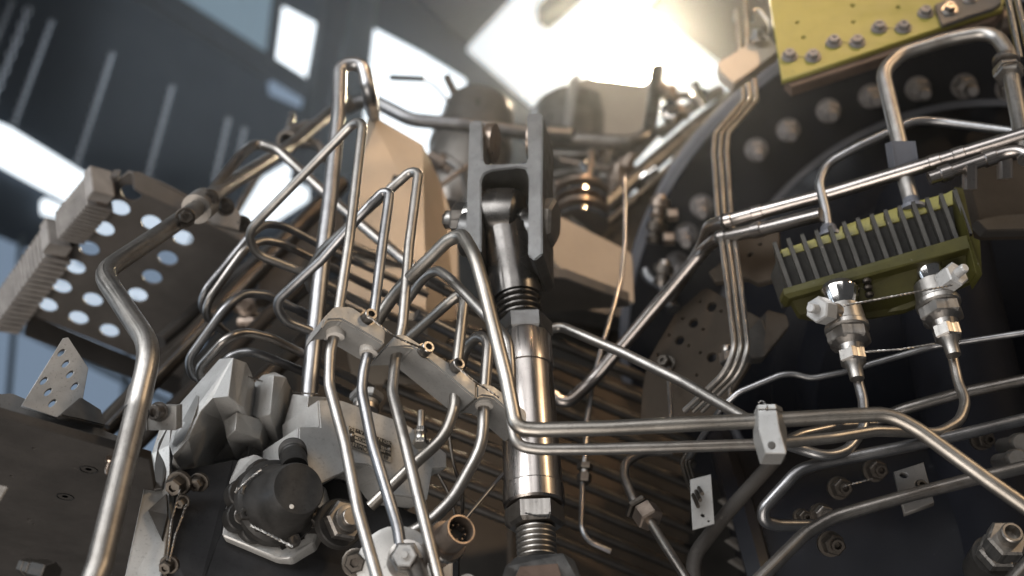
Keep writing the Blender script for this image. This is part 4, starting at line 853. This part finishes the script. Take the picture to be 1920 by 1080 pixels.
E21 = [(1742, 335, .66), (1880, 288, .645), (1910, 282, .64), (1990, 320, .63)]
t21 = tube('tube', E21, 25, 'copper_steel', 'short open ended bronze tube held by two strap clamps', 'tube', G2, bend=.02, hollow=True, seg=20)
for f in (.22, .82):
    sleeve(t21, E21[0], E21[1], f, .009, r2 * 1.12, 'copper_steel', 'strap')
for x, y in ((1812, 325), (1878, 305)): box3('strap_ear', Q(x + 6, y + 8, .653), RT * .003, UP * .008, FW * .004, 'copper_steel', t21)
t19 = tube('tube', [(1713, 392, .68), (1700, 345, .68), (1687, 270, .68), (1655, 135, .68), (1690, 100, .68), (1780, 73, .67), (1862, 58, .66), (1890, 100, .655), (1900, 165, .65), (1925, 300, .64)], 30, 'steel', 'thick hooked tube looping under the yellow plate', 'tube', G2, bend=[0, .05, .05, .026, .03, .05, .022, .022, .05, 0], wat=2, seg=22)
d = (Q(1896, 180, .65) - Q(1888, 110, .655)).normalized(); k9 = mpp(1895, 150, .65)
hexnut('nut', Q(1889, 128, .652), d, 27 * k9, .011, 'steel', t19); lathe('collar', Q(1886, 112, .653), d, [(0, 16 * k9), (.001, 25 * k9), (.005, 25 * k9), (.006, 16 * k9)], 'steel_dull', t19, 24)
wire('lock_wire', [(1868, 135, .645), (1880, 118, .64), (1912, 116, .64), (1920, 130, .64)], .0005, 'steel_dark', t19)
box3('spacer_block', Q(1692, 297, .675), RT * .0085, (UP + RT * -.15).normalized() * .012, FW * .007, 'casing_rim', t19)
tube('tube', [(1556, 450, .70), (1548, 395, .70), (1536, 345, .70), (1548, 308, .70), (1610, 274, .69), (1715, 226, .68), (1760, 228, .68), (1900, 247, .66), (1980, 260, .65)], 18, 'steel', 'thinner arched tube dropping into the left end of the finned block', 'tube', G2, bend=[0, .03, .02, .025, .05, .03, .03, .05, 0], wat=5, seg=18)
for x0, x1, lab in ((1884, 1912, 'left of two bright straight tubes in the top corner'), (1900, 1932, 'right of two bright straight tubes in the top corner')):
    tube('tube', [(x0, -30, .66), (x1, 110, .66)], 12, 'steel_bright', lab, 'tube', G2)
tube('tube', [(1028, 618, .74), (1052, 612, .74), (1167, 661, .72), (1280, 716, .70), (1397, 784, .67), (1430, 800, .66)], 20, 'steel', 'straight tube slanting down from the strut to the square clamp', 'tube', G2, bend=.03, wat=2)
tube('tube', [(1290, 860, .80), (1352, 765, .74), (1385, 735, .73), (1465, 702, .72), (1490, 701, .72), (1520, 710, .72), (1580, 698, .715), (1640, 680, .71), (1747, 650, .70), (1980, 615, .67)], 12, 'steel', 'thin wavy tube passing behind both injectors', 'tube', G2, bend=.02, wat=6, seg=14)
tube('tube', [(1590, 812, .76), (1690, 768, .74), (1793, 739, .73), (1980, 700, .71)], 22, 'steel_dull', 'dull tube rising right behind the front pair', 'tube', G2, bend=.05, wat=1)
tube('tube', [(1980, 772, .655), (1780, 820, .66), (1680, 841, .665), (1533, 870, .67), (1496, 882, .67), (1430, 955, .68), (1432, 978, .685), (1460, 985, .69), (1540, 985, .70)], 23, 'steel_dull', 'tube making a sharp hairpin above the lowest tube', 'tube', G2, bend=[0, .05, .05, .03, .02, .02, .01, .02, 0], wat=2, seg=18)
tube('tube', [(1980, 862, .63), (1813, 901, .635), (1697, 931, .64), (1560, 970, .645), (1510, 1000, .645), (1390, 1120, .64)], 25, 'steel_dull', 'lowest bent tube running out at the bottom edge', 'tube', G2, bend=[0, .05, .05, .05, .04, 0], wat=2, seg=20)
tube('pipe', [(1462, 852, .80), (1363, 962, .80), (1298, 1045, .80), (1305, 1120, .80)], 27, 'plate_dark', 'black hose bending down behind the white tag', 'hose', bend=.03)
tube('tube', [(1880, 1110, .62), (1980, 1000, .62)], 30, 'steel_dull', 'tube end crossing the bottom right corner', 'tube', G2)
tube('thin_tube', [(1172, 330, .90), (1172, 455, .90), (1165, 525, .90), (1133, 637, .89), (1112, 715, .89), (1100, 790, .89), (1097, 860, .88), (1092, 910, .88), (1090, 990, .86), (1103, 1015, .86), (1145, 1034, .86)], 8, 'steel_dull', 'thin crooked pipe hanging down behind the strut', 'tube', bend=.02, seg=10)
union('inline_fitting', 'dark inline fitting on the thin crooked pipe', Q(1095, 905, .88), Q(1098, 860, .88) - Q(1095, 905, .88), mpp(1096, 880, .88), [('hex', 14, 18, 'steel_dark'), ('col', 8, 8, 'steel_dull'), ('hex', 15, 12, 'steel_dark')])
f28 = tube('tube', [(1260, 845, .80), (1205, 848, .80), (1172, 868, .79), (1170, 893, .785), (1188, 938, .775), (1213, 968, .77), (1240, 1012, .76), (1310, 1120, .74)], 18, 'steel_dull', 'hooked tube with a hex union low right of the strut', 'tube', G2, bend=.02, wat=5)
d = (Q(1240, 1012, .76) - Q(1188, 938, .775)).normalized(); hexnut('nut', Q(1206, 955, .772), d, .010, .013, 'bronze', f28); hexnut('nut', Q(1195, 948, .775), d, .011, .005, 'steel_dark', f28)
for i in range(3):
    tube('thin_tube', [(1300 + i * 8, 830, .80), (1277 + i * 7, 868, .80), (1287 + i * 7, 900, .79), (1309 + i * 4, 950 - i * 12, .765)], 7, 'steel_dark', ('longest', 'middle', 'shortest')[i] + ' of three dark capillary tubes reaching the white tag', 'tube', 'capillary tubes at the white tag', bend=.012, seg=8)
prism('white_tag', p3((1295, 900, .775), (1335, 890, .775), (1300, 990, .775)), [(1294, 899), (1333, 889), (1340, 982), (1299, 993)], .002, 'tag_white', None, .0003, [(1318, 966, .0015), (1329, 977, .0008)], label='white punched tag behind the capillary tubes', cat='tag')
SL = vpl(1400, 1000, .95, 60)
for i in range(5):
    y = 935 + i * 38; x = 1352 + i * 6
    prism('slat', SL, [(x, y), (x + 12, y - 6), (x + 70 + i * 4, y + 34), (x + 64 + i * 4, y + 50)], .006, 'drum', None, label=('top', 'second', 'third', 'fourth', 'lowest')[i] + ' pale slanting slat in the gap beside the black casing', cat='slat', group='pale slats')
# perforated plate
PP = p3((1323, 540, .82), (1210, 690, .86), (1430, 608, .80))
pp = T('perforated_plate', 'brown leaf shaped plate with drilled holes right of the strut', 'plate', PP.at(1300, 700)); kp = mpp(1300, 620, .83)
prism('plate', PP, [(1316, 543), (1324, 540), (1332, 542), (1372, 566), (1432, 600), (1436, 616), (1400, 690), (1330, 800), (1200, 800), (1204, 730), (1214, 678), (1235, 640), (1266, 588)], .005, 'leaf_brown', pp, .0008,
      [(1334, 575, 9.5 * kp), (1300, 606, 9 * kp), (1274, 638, 9 * kp), (1334, 670, 9 * kp), (1312, 565, 2.6 * kp), (1352, 583, 2.6 * kp), (1280, 597, 2.6 * kp), (1318, 617, 2.6 * kp), (1254, 628, 2.6 * kp), (1291, 648, 2.6 * kp), (1313, 661, 2.6 * kp), (1233, 665, 2.6 * kp), (1306, 703, 2.6 * kp)])
bolt(pp, PP.at(1253, 684) + PP.n * .002, PP.n, 12 * kp, .009, 'steel_dark')
union('plate_union', 'small hex union with a thin drop pipe on the leaf shaped plate', Q(1366, 700, .77), ZH, mpp(1360, 660, .79), [('col', 6, 20, 'steel'), ('hex', 15, 22, 'steel_dull'), ('col', 10, 14, 'steel_dull')])
tube('thin_tube', [(1362, 660, .785), (1368, 700, .77), (1370, 780, .755)], 8, 'steel', 'thin drop pipe under the small hex union', 'tube')
tube('thin_tube', [(1254, 690, .83), (1257, 760, .80), (1258, 800, .79)], 8, 'steel', 'thin drop pipe under the leaf shaped plate bolt', 'tube')
prism('mount_bracket', p3((1330, 500, .79), (1460, 440, .77), (1400, 540, .77)), [(1328, 510), (1364, 482), (1372, 440), (1460, 425), (1462, 520), (1420, 530), (1400, 520), (1340, 528)], .006, 'leaf_brown', None, .0008, [(1406, 477, .0026), (1425, 458, .0016)], label='brown mounting bracket under the bronze tube pair', cat='bracket')
prism('dark_lever', p3((1400, 650, .80), (1470, 600, .80), (1440, 700, .80)), [(1385, 640), (1440, 580), (1475, 590), (1480, 610), (1432, 670), (1410, 672)], .01, 'cover_black', None, label='black lever between the thin tube trio and left injector', cat='lever')
# finned block
fb = T('finned_block', 'black finned block in an olive frame over the injectors', 'finned block', Q(1640, 480, .70))
def fbp(u, v, hh): # u along 0..1, v 0 top..1 bottom
    x = 1452 + (1790 - 1452) * u + (30) * v; y = 455 + (356 - 455) * u + (84) * v
    return (x, y, hh)
h0, h1 = .690, .650
hh = lambda u: h0 + (h1 - h0) * u
facets('body', [fbp(0, .25, h0 + .012), fbp(1, .22, h1 + .012), fbp(1, 1, h1 + .008), fbp(0, 1, h0 + .008)], [(0, 1, 2, 3)], 'fin_dark', fb, .03, .001)
for i in range(14):
    u = i / 13
    A, B = Q(*fbp(u, 0, hh(u))), Q(*fbp(u, .98, hh(u) - .003)); dl = (B - A); c = A.lerp(B, .5)
    nx = (Q(*fbp(1, 0, h1)) - Q(*fbp(0, 0, h0))).normalized(); ay = dl * .5; az = (nx.cross(ay)).normalized() * .011
    if az.dot(FW) < 0: az = -az
    box3('fin', c + az, nx * .0011, ay, az, 'fin_edge', fb, .0004)
    e = B.lerp(A, .42) - az.normalized() * .0002
facets('olive_top', [fbp(.02, .18, h0 + .010), fbp(.35, .14, .686), fbp(.36, .06, .685), fbp(.6, .03, .676), (1700, 382, .672), fbp(.95, .02, .662), fbp(1.0, -.02, .66), fbp(1.0, .28, .66), fbp(.02, .34, h0 + .010)], [tuple(range(9))], 'olive', fb, .006, .0004)
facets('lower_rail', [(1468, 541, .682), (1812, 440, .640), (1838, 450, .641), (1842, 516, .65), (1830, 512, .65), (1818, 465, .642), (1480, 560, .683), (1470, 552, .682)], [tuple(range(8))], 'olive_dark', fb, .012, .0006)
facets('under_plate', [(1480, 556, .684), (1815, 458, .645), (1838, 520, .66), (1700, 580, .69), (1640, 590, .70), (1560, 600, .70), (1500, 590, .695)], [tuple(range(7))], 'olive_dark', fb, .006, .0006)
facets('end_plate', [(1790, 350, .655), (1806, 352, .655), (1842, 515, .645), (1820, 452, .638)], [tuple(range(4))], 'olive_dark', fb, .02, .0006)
for x, y, hq in ((1713, 388, .674), (1557, 440, .696)):
    k_ = mpp(x, y, hq); lathe('boss', Q(x, y + 10, hq), ZH, [(0, 26 * k_), (.003, 26 * k_), (.006, 17 * k_), (.012, 15 * k_)], 'casing_rim', fb, 28)
# injectors
def injector(label, top, bot, hq, sx, sy, sgn):
    A, B = Q(*top, hq), Q(*bot, hq); d = (B - A).normalized(); L = (B - A).length; k = mpp((top[0] + bot[0]) / 2, (top[1] + bot[1]) / 2, hq)
    t = T('injector', label, 'injector', B, 'fuel injectors under the finned block')
    lathe('mount', A - d * .005, d, [(0, 30 * k), (.005, 31 * k)], 'fin_dark', t, 32)
    lathe('flare', A, d, [(0, 38 * k), (L * .02, 38 * k), (L * .20, 27 * k), (L * .22, 26 * k)], 'chrome', t, 40)
    lathe('body', A + d * L * .21, d, [(0, 27 * k), (L * .03, 35 * k), (L * .24, 38 * k), (L * .26, 41 * k), (L * .31, 41 * k), (L * .33, 36 * k)], 'steel', t, 40)
    hexnut('hex_collar', A + d * L * .53, d, 41 * k, L * .17, 'steel', t, RT); lathe('neck', A + d * L * .69, d, [(0, 36 * k), (L * .05, 25 * k), (L * .12, 23 * k)], 'steel_dull', t, 32)
    hexnut('tube_nut', A + d * L * .78, d, 26 * k, L * .16, 'steel', t, RT + FW * .3); lathe('ferrule', A + d * L * .94, d, [(0, 20 * k), (L * .06, 14 * k), (L * .2, 13 * k)], 'steel', t, 24)
    S0 = A + d * L * .32; S1 = Q(sx, sy, hq - .018); s = (S1 - S0).normalized()
    lathe('side_port', S0, s, [(0, 20 * k), ((S1 - S0).length - .006, 20 * k)], 'steel_dull', t, 24)
    hexnut('port_cap', S1 - s * .008, s, 25 * k, .014, 'white_cap', t, UP); lathe('port_stud', S1 + s * .005, s, [(0, 9 * k), (.008, 9 * k), (.009, 7 * k)], 'white_cap', t, 20)
    for q in range(3):
        a = A - d * .004 + RT * ((.02 + .001 * q) * (1)) + UP * (.006 - .005 * q); lathe('spring', a, d, [(0, 7 * k), (.0015, 9 * k), (.003, 7 * k)], 'steel_dark', t, 16)
injector('left injector with a pale side cap, fed by the curling tube', (1574, 548), (1603, 690), .672, 1540, 582, -1)
injector('right injector tucked under the end of the finned block', (1738, 500), (1782, 645), .668, 1785, 520, 1)
wire('lock_wire', [(1582, 573, .645), (1680, 555, .64), (1786, 534, .64)], .0005, 'steel', None, True, 'upper twisted lock wire strung between the two injectors', 'wire')
wire('lock_wire', [(1622, 660, .655), (1690, 655, .65), (1752, 645, .65)], .0005, 'steel', None, True, 'lower twisted lock wire strung between the two injector nuts', 'wire')
prism('grey_housing', vpl(1870, 380, .72, 80), [(1815, 330), (1830, 312), (1960, 290), (1960, 410), (1835, 412)], .03, 'leaf_brown', None, label='dark grey housing beside the right end of the finned block', cat='housing')
prism('side_lug', vpl(1880, 420, .70, 80), [(1830, 412), (1880, 402), (1960, 398), (1960, 430), (1850, 432)], .01, 'plate_dark', None, label='flat steel lug under the dark grey housing', cat='lug')
# bolts and nuts on the lower casing
def casing_nut(x, y, r, m, label, hq=.80, ln=.012, ax=None):
    t = T('casing_nut', label, 'nut', Q(x, y, hq)); k = mpp(x, y, hq); d = (ax or (-FW + UP * .15)).normalized()
    hexnut('nut', Q(x, y, hq), d, r * k, ln, m, t); lathe('stud', Q(x, y, hq) + d * ln, d, [(0, r * .55 * k), (.005, r * .55 * k), (.005, r * .35 * k), (.001, r * .3 * k)], m, t, 18)
    lathe('washer', Q(x, y, hq) - d * .004, d, [(0, r * 1.2 * k), (.004, r * 1.2 * k)], 'steel_dark', t, 24)
casing_nut(1640, 882, 18, 'steel_dark', 'dark wired nut under the hairpin tube'); casing_nut(1574, 915, 18, 'steel_dark', 'dark wired nut nearer the hairpin bend'); casing_nut(1540, 965, 18, 'steel_dull', 'dull nut tucked inside the hairpin tube', .74); casing_nut(1503, 968, 12, 'steel_dark', 'small dark nut deep inside the hairpin bend', .74)
casing_nut(1558, 1020, 20, 'steel_dark', 'wired dark nut just below the lowest bent tube', .72); casing_nut(1840, 825, 16, 'steel_dark', 'dark nut behind the right part of the tubes')
wire('lock_wire', [(1580, 913, .775), (1636, 898, .775)], .0004, 'steel_dull', None, True, 'short lock wire between two dark casing nuts', 'wire')
for x, y, lab in ((1905, 832, 'upper pale round stud at the casing edge'), (1897, 862, 'lower pale round stud at the casing edge')):
    t = T('round_stud', lab, 'stud', Q(x, y, .74)); k = mpp(x, y, .74); lathe('stud', Q(x, y, .74), -FW + UP * .2 + RT * -.1, [(-.03, 15 * k), (.0, 15 * k), (.004, 19 * k), (.012, 19 * k), (.014, 16 * k)], 'steel', t, 28)
bn = T('big_nut', 'big steel hex nut with hollow stud low on the black casing', 'nut', Q(1862, 1040, .70)); d = (UP * .62 - FW * .78).normalized(); k = mpp(1858, 1000, .70); nb = Q(1862, 1046, .72)
lathe('washer', nb, d, [(-.02, 40 * k), (.003, 42 * k)], 'cover_black', bn, 32); hexnut('lower_nut', nb + d * .003, d, 38 * k, .010, 'steel', bn, RT); lathe('ring', nb + d * .013, d, [(0, 30 * k), (.005, 30 * k)], 'steel_dull', bn, 32)
hexnut('upper_nut', nb + d * .016, d, 38 * k, .014, 'steel', bn, RT); lathe('stud', nb + d * .030, d, [(0, 20 * k), (.007, 20 * k), (.008, 18 * k), (.008, 14 * k), (.001, 13 * k)], 'steel', bn, 28)
sb = T('small_bracket', 'small dark drilled bracket plate behind the lowest bent tube', 'bracket', Q(1715, 930, .70))
SB = p3((1680, 885, .70), (1730, 868, .70), (1700, 955, .69)); k = mpp(1715, 910, .70)
prism('plate', SB, [(1676, 884), (1732, 866), (1752, 942), (1696, 962)], .004, 'cast_dark', sb, .0006, [(1695, 891, 7 * k), (1728, 908, 11 * k)])
lathe('screw', SB.at(1729, 909) - SB.n * .003, SB.n, [(0, 9.5 * k), (.004, 9.5 * k), (.004, 5 * k), (.002, 5 * k)], 'steel_dark', sb, 20)

# ------------------------------------------------------------------ added haze volume imitating the lens glare around the sun
bpy.context.view_layer.update()
lo = Vector((9e9,) * 3); hi = Vector((-9e9,) * 3)
for o in bpy.data.objects:
    if o.type in ('MESH', 'LIGHT', 'CAMERA'):
        for cc in (o.bound_box if o.type == 'MESH' else ((-1.5, -1.5, -1.5), (1.5, 1.5, 1.5))):
            q = o.matrix_world @ Vector(cc)
            lo = Vector(map(min, lo, q)); hi = Vector(map(max, hi, q))
lo -= Vector((1, 1, 1)); hi += Vector((1, 1, .5))
bm = bmesh.new(); bmesh.ops.create_cube(bm, size=1)
for v in bm.verts: v.co = Vector([lo[i] if v.co[i] < 0 else hi[i] for i in range(3)])
me = bpy.data.meshes.new('glare_haze'); bm.to_mesh(me); bm.free(); hz = bpy.data.objects.new('glare_haze', me); C.objects.link(hz); hz['kind'] = 'stuff'
m = bpy.data.materials.new('glare_haze'); m.use_nodes = True; nt = m.node_tree
for n in list(nt.nodes): nt.nodes.remove(n)
ou = nt.nodes.new('ShaderNodeOutputMaterial'); pv = nt.nodes.new('ShaderNodeVolumePrincipled')
pv.inputs['Density'].default_value = .0075; pv.inputs['Anisotropy'].default_value = .91; pv.inputs['Color'].default_value = (.88, .93, 1.0, 1)
nt.links.new(pv.outputs[0], ou.inputs['Volume']); me.materials.append(m)

# ------------------------------------------------------------------ tidy helper properties
for o in bpy.data.objects:
    if '_b' in o: del o['_b']
